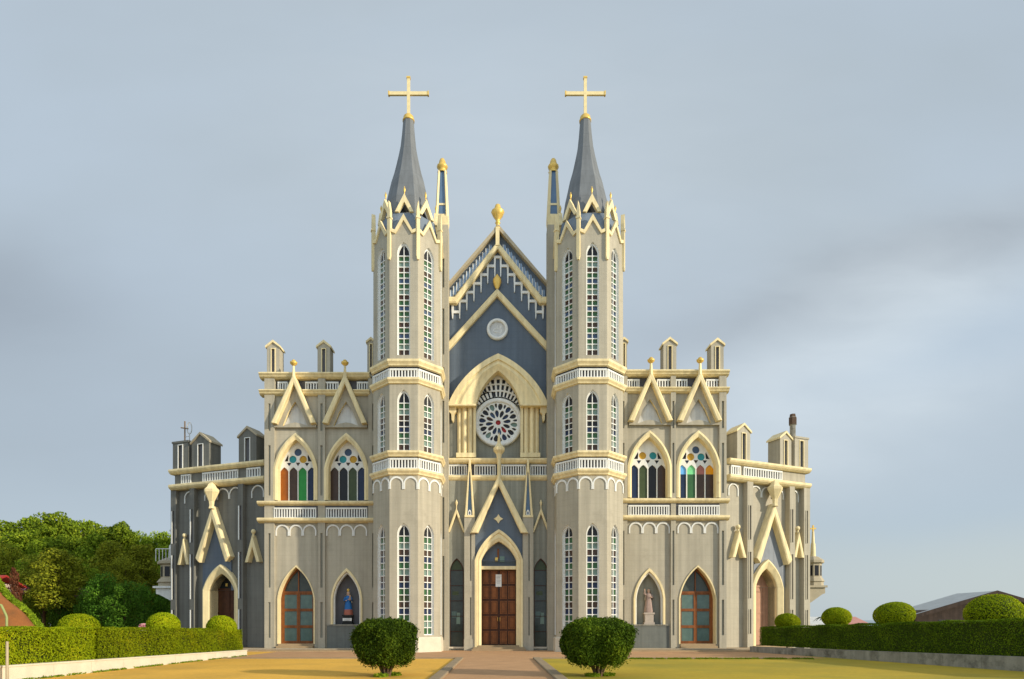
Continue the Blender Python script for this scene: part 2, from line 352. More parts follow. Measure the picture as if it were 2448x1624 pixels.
def build_tower():
    t = MB()
    for k in range(8):
        g = Frame(0, 0); ang = k * math.pi / 4
        ux, uy = math.cos(ang), math.sin(ang); fr = Frame(math.sin(ang) * AP, -math.cos(ang) * AP, ux, uy)
        hs = [arch(0, .47, LV[l][1] - .95, LV[l][1], 8, LV[l][0], .14) for l in LV] if k in (0, 1, 7, 2, 6) else []
        h = SD / 2
        for z0, z1, hh in ((-.1, ZB2 + .02, hs[:1]), (ZB2t - .45, ZB3 + .02, hs[1:2]), (ZB3t - .45, ZTOP - .3, hs[2:3])):
            t.prism(fr, [(-h, z0), (h, z0), (h, z1), (-h, z1)], -.4, 0, 'wall', hh, hole_side='white')
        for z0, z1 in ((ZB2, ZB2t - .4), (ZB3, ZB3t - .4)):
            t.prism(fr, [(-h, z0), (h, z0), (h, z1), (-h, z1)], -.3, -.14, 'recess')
    tw = t.build('tower', church, (-TX, TY, 0))
    mb = MB(); octa(mb, [(AP, 1.12), (AP + .10, 1.02), (AP + .12, -.05)], 'limestone'); mb.build('plinth', tw)
    for z0, z1, zz in ((ZB2, tz(1121), 0), (tz(1093), ZB2t, 0), (ZB3, tz(904), 0), (tz(877), ZB3t, 0)):
        mb = MB(); octa(mb, cornice_prof(z0, z1, .27, AP) , 'cream'); mb.build('cornice', tw)
    for zb, zt in ((tz(1121), tz(1096)), (tz(904), tz(882))):
        mb = MB(); balusters(mb, TF, -SD / 2 + .02, SD / 2 - .02, zb, zt, .06, .22, .10); b = mb.build('balustrade', tw)
        for k in (1, 2, 6, 7): copy_child(b, tw, k * math.pi / 4)
    mb = MB(); scallops(mb, TF, -SD / 2, SD / 2, 2, tz(1139), .95); b = mb.build('scallop_frieze', tw)
    for k in (1, 2, 6, 7): copy_child(b, tw, k * math.pi / 4)
    for l in LV:
        zb, zt, rows, cols = LV[l]
        b = lancet(zb, zt, cols, rows, 'lancet_window', tw)
        for k in (1, 2, 6, 7): copy_child(b, tw, k * math.pi / 4)
    # crown: gablets on every side, pilasters on every corner
    f = TF; h = SD / 2
    zv, za = ZTOP - .1, tz(513)
    mb = MB()
    ou = [(-h + .1, zv + .12), (-h * .62, zv), (0, za), (h * .62, zv), (h - .1, zv + .12)]
    inn = [(-h + .1, zv - .12), (-h * .58, zv - .26), (0, za - .46), (h * .58, zv - .26), (h - .1, zv - .12)]
    mb.band(f, ou, inn, -.06, .12, 'cream')
    mb.prism(f, [(-h, ZTOP - .3), (h, ZTOP - .3), (h - .1, zv + .1), (h * .62, zv - .02), (0, za - .05), (-h * .62, zv - .02), (-h + .1, zv + .1)], -.1, 0, 'wall')
    g1 = mb.build('gablet', tw)
    mb = MB()                                # upper gablet, standing a little further in
    z0, z1, fz = tz(500), tz(456), tz(436); oo = -.40; hw = h * .66
    mb.band(f, [(-hw, z0), (0, z1), (hw, z0)], [(-hw + .27, z0), (0, z1 - .62), (hw - .27, z0)], oo - .14, oo + .14, 'cream')
    x, y, _ = f.p(0, 0, oo); finial(mb, x, y, z1 - .15, fz - z1 + .15, .085, 'gold')
    mb.prism(f, [(-hw + .2, z0), (hw - .2, z0), (0, z1 - .5)], oo - .5, oo - .35, 'dark')
    g2 = mb.build('gablet', tw)
    for k in range(1, 8): copy_child(g1, tw, k * math.pi / 4); copy_child(g2, tw, k * math.pi / 4)
    mb = MB()
    rc = AP / math.cos(ROT8); pf = Frame(math.sin(-ROT8) * rc, -math.cos(ROT8) * rc, math.cos(-ROT8), math.sin(-ROT8))
    zt_, zb_ = tz(506), tz(622)
    mb.prism(pf, [(-.13, zb_ + .25), (-.07, zb_), (.07, zb_), (.13, zb_ + .25), (.12, zt_), (.0, zt_ + .75), (-.12, zt_)], -.16, .13, 'cream')
    mb.box(pf, -.17, .17, zt_ - .55, zt_ - .42, -.16, .17, 'cream')
    p1 = mb.build('pilaster', tw)
    for k in range(1, 8): copy_child(p1, tw, k * math.pi / 4)
    mb = MB(); octa(mb, [(AP - .12, ZTOP - .25), (AP - .42, z0 - .02), (AP - .52, z0 + .02), (.3, z0 + .05)], 'skirt'); mb.build('skirt_roof', tw)
    mb = MB()
    prof = [(1.95, tz(506)), (1.74, tzc(500)), (1.50, tzc(469)), (1.34, tzc(447)), (1.12, tzc(425)), (.94, tzc(402)), (.78, tzc(380)), (.62, tzc(355)), (.51, tzc(325)), (.42, tzc(292))]
    octa(mb, [(r * .93, z) for r, z in prof], 'spire'); mb.build('spire', tw)
    ztop = prof[-1][1]
    mb = MB(); mb.lathe((0, 0, ztop), [(.36, -.02), (.46, .0), (.47, .1), (.40, .2), (.40, .34), (.3, .46), (.12, .5), (.005, .5)], 'gold', 14); mb.build('spire_cap', tw)
    mb = MB(); cz = CAM_Z + (PY0 - 224) * 48.5 / FPX; zt2 = CAM_Z + (PY0 - 187) * 48.5 / FPX; cf = Frame(0, 0)
    mb.box(cf, -.115, .115, ztop + .4, zt2, -.09, .09, 'gold_pale'); mb.box(cf, -1.52, -.115, cz - .13, cz + .13, -.08, .08, 'gold_pale'); mb.box(cf, .115, 1.52, cz - .13, cz + .13, -.08, .08, 'gold_pale')
    for a in (-1.52, 1.52): mb.box(cf, a - .05, a + .05, cz - .16, cz + .16, -.11, .11, 'gold')
    mb.box(cf, -.15, .15, zt2 - .05, zt2 + .08, -.12, .12, 'gold'); mb.build('cross', tw)
    return tw
mat('skirt', (0.16, 0.20, 0.25), 0.4, 0.1, 1.0, streak=0.1)
mat('gold_pale', (0.82, 0.66, 0.34), 0.45, 0.10, 4.0, metal=0.15)
tower_l = build_tower()
tower_r = tower_l.copy(); COL.objects.link(tower_r); tower_r.location = (TX, TY, 0)
for ch in list(tower_l.children):
    c_ = copy_child(ch, tower_r, ch.rotation_euler.z)
    if ch.name.split('.')[0] in ('spire', 'spire_cap', 'cross'): c_.location.x = -.2      # this spire stands slightly off centre

# ------------------------------------------------------------------ piers beside the towers, with pinnacles
def build_pier():
    mb = MB(); f = Frame(0, -.5)
    def z(py): return CAM_Z + (PY0 - py) * 49.3 / FPX
    w = .5
    P = [(-w, -.1), (w, -.1), (w, z(540)), (-w, z(540))]
    slits = [[(.06, z(b)), (.2, z(b)), (.2, z(a)), (.06, z(a))] for a, b in ((620, 690), (740, 850), (880, 930), (960, 1060), (1190, 1290), (1330, 1530))]
    mb.prism(f, P, -1.2, 0, 'wall', slits); mb.box(f, -.3, .3, 0, z(560), -.4, -.12, 'wall_grey')
    pr = mb.build('pier', church, (-4.42, -.35, 0))
    mb = MB()
    for fr in (f, Frame(w, 0, 0, 1)):
        pass
    mb.lathe((0, 0, 0), [(.62, z(542)), (.66, z(540)), (.66, z(536)), (.74, z(522)), (.74, z(519)), (.3, z(518))], 'cream', 4, False, math.pi / 4); mb.build('cornice', pr)
    mb = MB(); z0, z1 = z(519), z(406)
    mb.lathe((0, 0, 0), [(.52, z0), (.30, z1)], 'blue_panel', 4, False, math.pi / 4)
    for k in range(4):                        # cream angles and cross bar
        a = math.pi / 4 + k * math.pi / 2
        mb.tube([(math.cos(a) * .58, math.sin(a) * .58, z0), (math.cos(a) * .345, math.sin(a) * .345, z1)], [.125, .10], 'cream', 4, False)
    zc = z0 + (z1 - z0) * .27; mb.lathe((0, 0, 0), [(.50, zc - .08), (.52, zc - .08), (.51, zc + .08), (.46, zc + .08)], 'cream', 4, False, math.pi / 4)
    mb.lathe((0, 0, 0), [(.58, z0), (.62, z0), (.60, z0 + .2), (.5, z0 + .2)], 'cream', 4, False, math.pi / 4)
    mb.build('pinnacle', pr)
    mb = MB(); mb.lathe((0, 0, z1 - .05), [(.36, 0), (.40, .08), (.26, .16), (.30, .3), (.42, .42), (.44, .55), (.30, .7), (.25, .95), (.16, 1.12), (.005, 1.22)], 'gold', 10); mb.build('finial', pr)
    return pr
pier_l = build_pier()
pier_r = pier_l.copy(); COL.objects.link(pier_r); pier_r.location = (4.36, -.35, 0)
for ch in list(pier_l.children): copy_child(ch, pier_r)

# ------------------------------------------------------------------ centre: gable, rose, portal
def Q(o): return lambda px, py: FR.q(px, py, o)
def build_centre():
    q = Q(-.6)
    gx = 121                                    # half width in photo pixels
    wl, wr = q(1191 - gx, 700)[0], q(1191 + gx, 700)[0]
    zl, za = q(0, 690)[1], q(0, 551)[1]
    zb = q(0, 1098)[1]
    # blue upper wall with the great arched recess
    hood_in = arch(0, q(1244, 0)[0], q(0, 966)[1], q(0, 884)[1], 10, zb)
    mb = MB(); mb.prism(FR, [(wl, zb), (wr, zb), (wr, zl), (0, za), (wl, zl)], -1.7, -.6, 'slate', [hood_in], hole_side='cream')
    g = mb.build('gable_wall', church)
    # coping and the raking blind arcade beneath it
    mb = MB(); ap = [(wl, q(0, 686)[1]), (0, q(0, 545)[1]), (wr, q(0, 686)[1])]; inn = [(wl, q(0, 694)[1]), (0, q(0, 556)[1]), (wr, q(0, 694)[1])]
    mb.band(FR, ap, inn, -1.6, -.12, 'stone_warm'); mb.build('coping', g)
    o = -.38; p = Q(o)
    mb = MB()
    mb.band(FR, [p(1071, 713), p(1087, 713), p(1189.5, 581), p(1295, 713), p(1311, 713)], [p(1071, 728), p(1092, 728), p(1189.5, 599), p(1290, 728), p(1311, 728)], -.6, -.1, 'cream', .06)
    mb.box(FR, p(1185, 0)[0], p(1194, 0)[0], p(0, 592)[1], p(0, 549)[1], -.6, -.05, 'cream'); mb.build('raking_moulding', g)
    for sx in (-1, 1):                          # small white arches between coping and moulding
        mb = MB()
        for k in range(13):
            t = (k + .6) / 13.6; x = 1190 + sx * (12 + t * 106); yt = 562 + (12 + t * 106) * 1.155; yb = yt + 23
            a, z0 = p(x, yb); _, z1 = p(x, yt)
            mb.prism(FR, arch(a, .10, z1 - .32, z1 - .02, 4, z0), -.6, -.5, 'blue_pale', side='white')
            mb.box(FR, a - .155, a - .10, z0 - .1, z1 - .1, -.6, -.42, 'white')
        mb.build('blind_arcade', g)
    mb = MB(); rk = Q(-.5)                      # stepped white drops under the moulding
    steps = [(0, 612, 660), (17, 634, 676), (33, 655, 697), (50, 676, 718), (67, 697, 740), (84, 718, 760), (101, 744, 760)]
    for sx in (-1, 1):
        for i, (dx, yt, yb) in enumerate(steps):
            x0 = 1190 + sx * (dx + 7); x1 = 1190 + sx * (dx + 7 + 17)
            w = 2.6
            a0, a1 = sorted((rk(x0 - w, 0)[0], rk(x0 + w, 0)[0])); mb.prism(FR, [(a0 + .055, rk(0, yb + 2)[1]), (a1 - .055, rk(0, yb + 2)[1]), (a1, rk(0, yt)[1]), (a0, rk(0, yt)[1])], -.6, -.47, 'white')
            if i < len(steps) - 1:
                yn = steps[i + 1][1]
                a0, a1 = sorted((rk(x0, 0)[0], rk(x1, 0)[0]))
                mb.prism(FR, [(a0, rk(0, yn + 5)[1]), (a1, rk(0, yn + 5)[1]), (a1, rk(0, yn - 1)[1]), (a0, rk(0, yn - 1)[1])], -.6, -.475, 'white')
            mb.prism(FR, [rk(x0 - w, yt - (16 if i else 0)), rk(x0 + w, yt - (16 if i else 0)), rk(x0 + w, yt), rk(x0 - w, yt)], -.6, -.48, 'white')
    a0, a1 = rk(1183, 0)[0], rk(1197, 0)[0]; mb.box(FR, a0, a1, rk(0, 618)[1], rk(0, 612)[1], -.6, -.472, 'white')
    mb.build('stepped_frieze', g)
    mb = MB(); mb.band(FR, [p(1071, 820), p(1188.5, 691), p(1311, 822)], [p(1071, 840), p(1188.5, 709), p(1311, 842)], -.6, -.25, 'cream', .06)
    mb.build('inner_gable_moulding', g)
    mb = MB(); a, z = p(1188.5, 690); mb.lathe((a, .36, z - .05), [(.12, 0), (.22, .2), (.34, .55), (.33, .8), (.18, 1.0), (.005, 1.22)], 'gold', 8, True, 0, 1, .6); mb.build('finial', g)
    mb = MB(); z = q(0, 549)[1]; mb.lathe((q(1190, 0)[0], .35, z - .2), [(.30, 0), (.30, .12), (.16, .2), (.15, .5), (.22, .56), (.15, .64), (.18, .8), (.42, 1.15), (.54, 1.42), (.50, 1.5), (.28, 1.55), (.28, 1.72), (.2, 1.98), (.005, 2.12)], 'gold', 12); mb.build('finial', g)
    # medallion
    mb = MB(); a, z = p(1189, 786); r0, r1 = .85, .62
    ring = lambda r, n=32: [(a + r * math.cos(2 * math.pi * k / n), z + r * math.sin(2 * math.pi * k / n)) for k in range(n + 1)]
    mb.loft(FR, [(ring(r0), -.6), (ring(r0), -.42), (ring(r0 - .07), -.36), (ring(r1 + .05), -.36), (ring(r1), -.42), (ring(r1), -.55)], 'white', True)
    mb.prism(FR, ring(r1, 24)[:-1], -.6, -.55, 'panel')
    for pts in ([(-.32, -.15), (-.3, .0), (-.1, .08), (.15, .05), (.3, .02), (.3, -.2)], [(.0, .08), (.03, .35)], [(-.3, -.2), (.3, -.24)], [(.2, .05), (.3, .3)]):
        mb.tube([FR.p(a + x, z + y, -.55) for x, y in pts], .035, 'white', 6)
    mb.build('medallion', g)
    # arch hood: stepped, splayed
    h = Q(.25); zs = h(0, 966)[1]
    def A(half_px, apex_py, oo): c = Q(oo); return arch(0, c(1191 + half_px, 0)[0], zs, c(0, apex_py)[1], 14)
    mb = MB()
    rows = [(A(120, 845, -.6), -.6), (A(120, 845, .25), .25), (A(104, 858, .25), .25), (A(101, 861, .12), .12), (A(97, 864, .12), .12), (A(90, 869, .2), .2), (A(70, 880, .02), .02), (A(53, 886, -.05), -.05), (A(53, 886, -.05), -.9)]
    mb.loft(FR, rows, 'cream')
    for e in (0, -1): mb.face([FR.p(*pts[e], oo) for pts, oo in rows], 'cream')
    mb.build('arch_hood', g)
    for sx in (-1, 1):                          # capitals and clustered shafts
        mb = MB()
        for x0, x1, oo in ((58, 60, .05), (62, 73, .0), (76, 87, .0), (89, 98, -.1)):
            a0, a1 = sorted((h(1191 + sx * x0, 0)[0], h(1191 + sx * x1, 0)[0])); w = a1 - a0
            mb.lathe(((a0 + a1) / 2, .35 - oo, 0), [(w / 2, zb), (w / 2, zs - .1)], 'cream', 10)
        a0, a1 = sorted((h(1191 + sx * 54, 0)[0], h(1191 + sx * 60, 0)[0])); mb.box(FR, a0, a1, zb, zs - .1, -1.0, -.2, 'cream')
        a0, a1 = sorted((h(1191 + sx * 58, 0)[0], h(1191 + sx * 99, 0)[0])); mb.box(FR, a0, a1, zb, zs - .1, -.6, -.45, 'cream')
        a0, a1 = sorted((h(1191 + sx * 53.5, 0)[0], h(1191 + sx * 120, 0)[0])); mb.box(FR, a0, a1, zs - .13, zs - .01, -.6, .28, 'cream')
        a0, a1 = sorted((h(1191 + sx * 53.2, 0)[0], h(1191 + sx * 101, 0)[0])); mb.box(FR, a0, a1, zb, zb + .35, -.6, .02, 'cream')
        b0, b1 = sorted((h(1191 + sx * 101, 0)[0], h(1191 + sx * 118, 0)[0]))
        mb.prism(FR, [(b0, zs - .13), (b0, zs - .5), ((b0 * .7 + b1 * .3), zs - .65), ((b0 * .65 + b1 * .35), zs - 1.15), ((b0 + b1) / 2, zs - 1.25), ((b0 * .35 + b1 * .65), zs - 1.15), ((b0 * .3 + b1 * .7), zs - .65), (b1, zs - .5), (b1, zs - .13)], -.6, -.1, 'cream')
        c0, c1 = sorted((q(1191 + sx * 99, 0)[0], q(1191 + sx * 121, 0)[0])); mb.box(FR, c0, c1, zb, zs - .15, -.6, -.585, 'wall_grey')
        mb.build('clustered_shaft', g)
    # back of the recess, tracery, rose
    k = Q(-1.15)
    mb = MB(); mb.prism(FR, arch(0, k(1250, 0)[0], k(0, 966)[1], k(0, 880)[1], 10, zb), -1.6, -1.15, 'wall_grey'); mb.build('recess_wall', g)
    build_rose(g)
    # belt: two cornices with a balustrade
    for y0, y1 in ((1150, 1137), (1108, 1096)):
        mb = MB(); c = Q(.1); z0, z1 = c(0, y0)[1], c(0, y1)[1]
        mb.mould(FR, c(1069, 0)[0], c(1313, 0)[0], [(-.9, z0), (.05, z0), (.2, z0 + .1), (.3, z0 + .25), (.3, z1 - .04), (.2, z1), (-1.2, z1)], 'cream'); mb.build('cornice', g)
    c = Q(0); z0, z1 = c(0, 1137)[1], c(0, 1108)[1]
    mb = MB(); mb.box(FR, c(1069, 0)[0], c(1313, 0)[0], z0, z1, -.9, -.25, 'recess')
    bl = mb.build('belt_wall', g)
    for x0, x1 in ((1073, 1116), (1134, 1185), (1198, 1257), (1268, 1309)):
        mb = MB(); balusters(mb, FR, c(x0, 0)[0], c(x1, 0)[0], z0, z1 - .1, -.02, .2, .085); mb.build('balustrade', g)
    return g
def build_rose(g):
    o = -1.0; k = Q(o); a, z = k(1191, 1011); Ro, Ri = 1.98, 1.64
    ring = lambda r, n=48, t0=0, t1=2 * math.pi, ca=a, cz=z: [(ca + r * math.cos(t0 + (t1 - t0) * i / n), cz + r * math.sin(t0 + (t1 - t0) * i / n)) for i in range(n + 1)]
    mb = MB()
    mb.loft(FR, [(ring(Ro), -1.15), (ring(Ro), -.88), (ring(Ro - .08), -.8), (ring(Ri + .06), -.8), (ring(Ri), -.88), (ring(Ri), -1.12)], 'white', True)
    mb.prism(FR, ring(Ri + .02, 40)[:-1], -1.16, -1.10, 'rose_glass')
    def piece(pts, m): mb.prism(FR, pts, -1.10, -1.085, m)
    def petal(r0, r1, th, w, m):
        pts = []
        for i in range(14):
            u = i / 13 * 2 * math.pi; rr = (r0 + r1) / 2 + (r1 - r0) / 2 * math.cos(u); ww = w * math.sin(u) * (.55 + .45 * (rr - r0) / (r1 - r0))
            pts.append((a + rr * math.cos(th) - ww * math.sin(th), z + rr * math.sin(th) + ww * math.cos(th)))
        return pts[:-1]
    cols = ['g_navy', 'g_navy', 'g_black', 'g_navy', 'g_blue', 'g_maroon', 'g_navy', 'g_maroon', 'g_navy', 'g_blue', 'g_red', 'g_black']
    plate = [ring(.30, 20)[:-1]]
    pet = [petal(.42, 1.02, 2 * math.pi * i / 12 + .13, .185, 0) for i in range(12)]
    sm = [petal(1.0, 1.56, 2 * math.pi * (i + .5) / 12 + .13, .235, 0) for i in range(12)]
    ti = [petal(1.20, 1.57, 2 * math.pi * i / 12 + .13, .125, 0) for i in range(12)]
    holes = [ring(.21, 16)[:-1]] + pet + sm + ti
    mb.prism(FR, ring(Ri, 40)[:-1], -1.09, -.95, 'white', holes)
    piece(ring(.23, 16)[:-1], 'g_red')
    for i in range(12):
        piece(petal(.40, 1.04, 2 * math.pi * i / 12 + .13, .20, 0), cols[i]); piece(petal(.98, 1.58, 2 * math.pi * (i + .5) / 12 + .13, .25, 0), ['g_black', 'g_navy', 'g_black', 'g_teal'][i % 4])
    mb.build('rose_window', g)
    mb = MB()                                   # lattice above the rose
    zs = k(0, 968)[1]; out = arch(0, k(1247, 0)[0], zs, k(0, 878)[1], 12)
    lower = [(a + Ro * .99 * math.cos(t), z + Ro * .99 * math.sin(t)) for t in [math.pi * (.23 + .54 * i / 14) for i in range(15)]]
    holes = []
    for row, (r0, r1, n) in enumerate(((2.12, 2.55, 13), (2.68, 3.1, 9), (3.2, 3.55, 5))):
        for i in range(n):
            sp = (1.25, .85, .5)[row]; t = math.pi / 2 + (i - (n - 1) / 2) / n * sp * 1.35; dt = sp * 1.35 / n * .28
            holes.append([(a + r0 * math.cos(t - dt), z + r0 * math.sin(t - dt)), (a + r0 * math.cos(t + dt), z + r0 * math.sin(t + dt)), (a + r1 * math.cos(t + dt), z + r1 * math.sin(t + dt)), (a + r1 * math.cos(t - dt), z + r1 * math.sin(t - dt))])
    mb.prism(FR, out, -1.13, -1.0, 'white', holes)
    mb.prism(FR, out, -1.2, -1.125, 'g_black'); mb.build('tracery', g)
mat('stone_warm', (0.42, 0.36, 0.25), 0.8, 0.12, 2.0, bump=0.4); mat('blue_pale', (0.24, 0.33, 0.46), 0.6, 0.2, 2.0); mat('rose_glass', (0.03, 0.03, 0.04), 0.3, 0.3, 2.0)
centre = build_centre()

def build_portal():
    p = Q(.6); q0 = Q(.0)
    zt = q0(0, 1150)[1]
    wl, wr = q0(1071, 0)[0], q0(1311, 0)[0]
    dz0 = .42
    door_hole = arch(p(1193, 0)[0], p(1242, 0)[0] - p(1193, 0)[0], p(0, 1346)[1], p(0, 1280)[1], 8, dz0)
    side = [arch(p(c, 0)[0], .56, p(0, 1362)[1], p(0, 1333)[1], 6, p(0, 1547)[1]) for c in (1091, 1294)]
    # lower wall
    mb = MB(); mb.prism(FR, [(wl, -.05), (wr, -.05), (wr, zt), (wl, zt)], -.6, .1, 'wall_grey', [door_hole] + side); w = mb.build('portal', church)
    # blue gable field standing forward
    mb = MB(); ap = p(1192, 1150)
    mb.prism(FR, [p(1135, 1340), p(1135, 1275), (ap[0], ap[1]), p(1251, 1275), p(1251, 1340)], .1, .42, 'slate', [arch(p(1193, 0)[0], p(1244, 0)[0] - p(1193, 0)[0], p(0, 1342)[1], p(0, 1276)[1], 8, p(0, 1339.5)[1])]); mb.build('gable_field', w)
    mb = MB(); mb.band(FR, [p(1124, 1275), p(1192.5, 1137), p(1262, 1275)], [p(1143, 1275), p(1192, 1163), p(1245, 1275)], .1, .95, 'cream', .08); mb.build('gable_moulding', w)
    mb = MB(); a, z = p(1191.5, 1240); mb.prism(FR, [(a - .37, z), (a - .14, z - .14), (a, z - .37), (a + .14, z - .14), (a + .37, z), (a + .14, z + .14), (a, z + .37), (a - .14, z + .14)], .42, .5, 'cream'); mb.build('diamond_boss', w)
    # arch frame
    mb = MB(); cx = p(1192.5, 0)[0]; wo = p(1250, 0)[0] - cx; zs = p(0, 1340)[1]
    def A(half, apex): return arch(cx, half, zs, p(0, apex)[1], 10, dz0 - .2)
    rows = [(A(wo, 1266), .1), (A(wo, 1266), .72), (A(wo - .17, 1273), .72), (A(wo - .2, 1276), .62), (A(wo - .36, 1285), .66), (A(wo - .52, 1294), .55), (A(wo - .52, 1294), -.15)]
    mb.loft(FR, rows, 'cream')
    mb.build('arch_frame', w)
    # tympanum, transom, door
    ztm = p(0, 1357)[1]; wi = wo - .5
    mb = MB(); mb.box(FR, cx - wi, cx + wi, ztm - .13, ztm + .13, -.15, .42, 'cream'); mb.build('transom', w)
    mb = MB(); mb.prism(FR, arch(cx, wi, zs, p(0, 1293)[1], 10, ztm + .1), -.2, -.05, 'slate')
    mb.box(FR, cx - .12, cx + .02, ztm + .75, ztm + 1.55, -.05, .02, 'wood'); mb.box(FR, cx - .3, cx - .08, ztm + .55, ztm + .85, -.05, .05, 'gold'); mb.box(FR, cx + .08, cx + .45, ztm + .5, ztm + .95, -.05, .0, 'g_teal'); mb.build('tympanum', w)
    for sx in (-1, 1):
        mb = MB(); a0, a1 = sorted((cx + sx * .008, cx + sx * wi))
        mb.box(FR, a0, a1, dz0, ztm - .13, -.3, -.15, 'wood_dark')
        hgt = (ztm - .13 - dz0) / 5; wd = (a1 - a0 - .3) / 2
        for r in range(5):
            for c in range(2):
                x0 = a0 + .1 + c * (wd + .1); z0 = dz0 + r * hgt + .08
                mb.prism(FR, [(x0, z0), (x0 + wd, z0), (x0 + wd, z0 + hgt - .16), (x0, z0 + hgt - .16)], -.15, -.06, 'wood', [[(x0 + .07, z0 + .07), (x0 + wd - .07, z0 + .07), (x0 + wd - .07, z0 + hgt - .23), (x0 + .07, z0 + hgt - .23)]])
        for r in range(5):
            for c in range(2): x0 = a0 + .1 + c * (wd + .1); z0 = dz0 + r * hgt + .08; mb.box(FR, x0 + .1, x0 + wd - .1, z0 + .1, z0 + hgt - .26, -.15, -.09, 'wood')
        mb.tube([FR.p(cx + sx * .09, dz0 + 1.9, -.13), FR.p(cx + sx * .09, dz0 + 1.9, -.06), FR.p(cx + sx * .09, dz0 + 2.2, -.06), FR.p(cx + sx * .09, dz0 + 2.2, -.13)], .018, 'gold', 6)
        mb.build('door', w)
    mb = MB(); a0, z0 = p(1185, 1402); a1, z1 = p(1199, 1372); mb.box(FR, a0, a1, z0, z1, -.065, -.045, 'white')
    for k in range(6): mb.box(FR, a0 + .05, a1 - .06 - .03 * (k % 3), z1 - .15 - k * .11, z1 - .125 - k * .11, -.045, -.043, 'recess')
    mb.build('notice', w)
    # steps
    for k, (z0, z1, oo, hw) in enumerate(((.28, .42, .75, 1.6), (.14, .28, 1.15, 2.0), (-.02, .14, 1.55, 2.1))):
        mb = MB(); mb.box(FR, cx - hw, cx + hw, z0, z1, -.3, oo, 'step'); mb.box(FR, cx - hw + .002, cx + hw - .002, z1 - .04, z1 + .003, oo - .04, oo + .02, 'step'); mb.build('step', w)
    # pilasters with obelisks, and gabled side lights
    for x0, x1, xt in ((1110, 1135.5, 1122.5), (1249.5, 1275, 1262)):
        mb = MB(); a0, a1 = p(x0, 0)[0], p(x1, 0)[0]; z1 = p(0, 1237)[1]
        mb.prism(FR, [(a0, -.05), (a1, -.05), (a1, z1), (a0, z1)], .1, .6, 'wall', [[(a0 + .45, 1.2), (a0 + .56, 1.2), (a0 + .56, 4.2), (a0 + .45, 4.2)], [(a0 + .45, 5.5), (a0 + .56, 5.5), (a0 + .56, 9.2), (a0 + .45, 9.2)]])
        mb.box(FR, a0 + .2, a1 - .2, 1.0, 9.5, .15, .48, 'wall_grey'); mb.box(FR, a0 - .03, a1 + .03, -.05, .9, .1, .64, 'wall'); pl = mb.build('pilaster', w)
        mb = MB(); am = (a0 + a1) / 2; zt2 = p(0, 1098)[1]; wb = (a1 - a0) / 2 - .02
        mb.band(FR, [(am - wb, z1), (am - .06, zt2), (am + .06, zt2), (am + wb, z1)], [(am - wb + .2, z1 + .2), (am - .03, zt2 - 1.0), (am + .03, zt2 - 1.0), (am + wb - .2, z1 + .2)], .1, .62, 'cream', .03)
        mb.box(FR, am - wb, am + wb, z1, z1 + .17, .1, .66, 'cream'); mb.prism(FR, [(am - wb + .15, z1 + .15), (am + wb - .15, z1 + .15), (am, zt2 - .8)], .1, .45, 'blue_panel')
        mb.prism(FR, arch(am, .13, z1 + .4, z1 + .62, 5, z1 + .17), .45, .56, 'white', [arch(am, .06, z1 + .36, z1 + .5, 4, z1 + .22)])
        mb.build('obelisk', w)
    for cpx in (1090.5, 1294):
        a, z = p(cpx, 1212); zf = p(0, 1271)[1]; hw = .70
        mb = MB(); mb.band(FR, [(a - hw, zf), (a, z), (a + hw, zf)], [(a - hw + .16, zf), (a, z - .5), (a + hw - .16, zf)], .1, .4, 'cream', .03); finial(mb, a, -.25, z - .08, .72, .11, 'cream'); mb.build('gablet', w)
        zs2, za2, zb2 = p(0, 1362)[1], p(0, 1333)[1], p(0, 1547)[1]
        mb = MB(); mb.prism(FR, arch(a, .56, zs2, za2, 6, zb2), -.2, -.12, 'g_side')
        mb.band(FR, arch(a, .56, zs2, za2, 6, zb2), arch(a, .50, zs2, za2 - .1, 6, zb2), -.12, .06, 'wood_dark')
        for k in range(6): zz = zb2 + (zs2 - zb2) * k / 5; mb.box(FR, a - .5, a + .5, zz - .02, zz + .02, -.12, -.06, 'wood_dark')
        for k, (dx, zz, wd, hh, m) in enumerate(((-.2, 2.6, .4, .5, 'g_door'), (.12, 2.1, .3, .9, 'g_teal'), (-.1, 4.4, .5, .3, 'g_olive'))): mb.box(FR, a + dx - wd / 2, a + dx + wd / 2, zz, zz + hh, -.12, -.115, m)
        mb.prism(FR, arch(a, .5, zs2 + .05, za2 - .1, 6), -.12, -.112, 'g_olive')
        mb.build('side_window', w)
        mb = MB(); mb.box(FR, a - .62, a + .62, zb2 - .14, zb2, -.1, .2, 'limestone'); mb.build('sill', w)
    # slim shaft with a capital rising in front of the rose
    mb = MB(); a = p(1193, 0)[0]
    zz = [p(0, y)[1] for y in (1139, 1100, 1078, 1072, 1068, 1060, 1036)]
    mb.lathe((a, -.55, 0), [(.15, zz[0] - .1), (.15, zz[1]), (.24, zz[2] - .25), (.46, zz[2]), (.48, zz[3]), (.34, zz[4]), (.15, zz[5]), (.09, zz[6] - .25), (.005, zz[6] + .1)], 'cream', 8, False, ROT8)
    mb.build('finial', w)
build_portal()

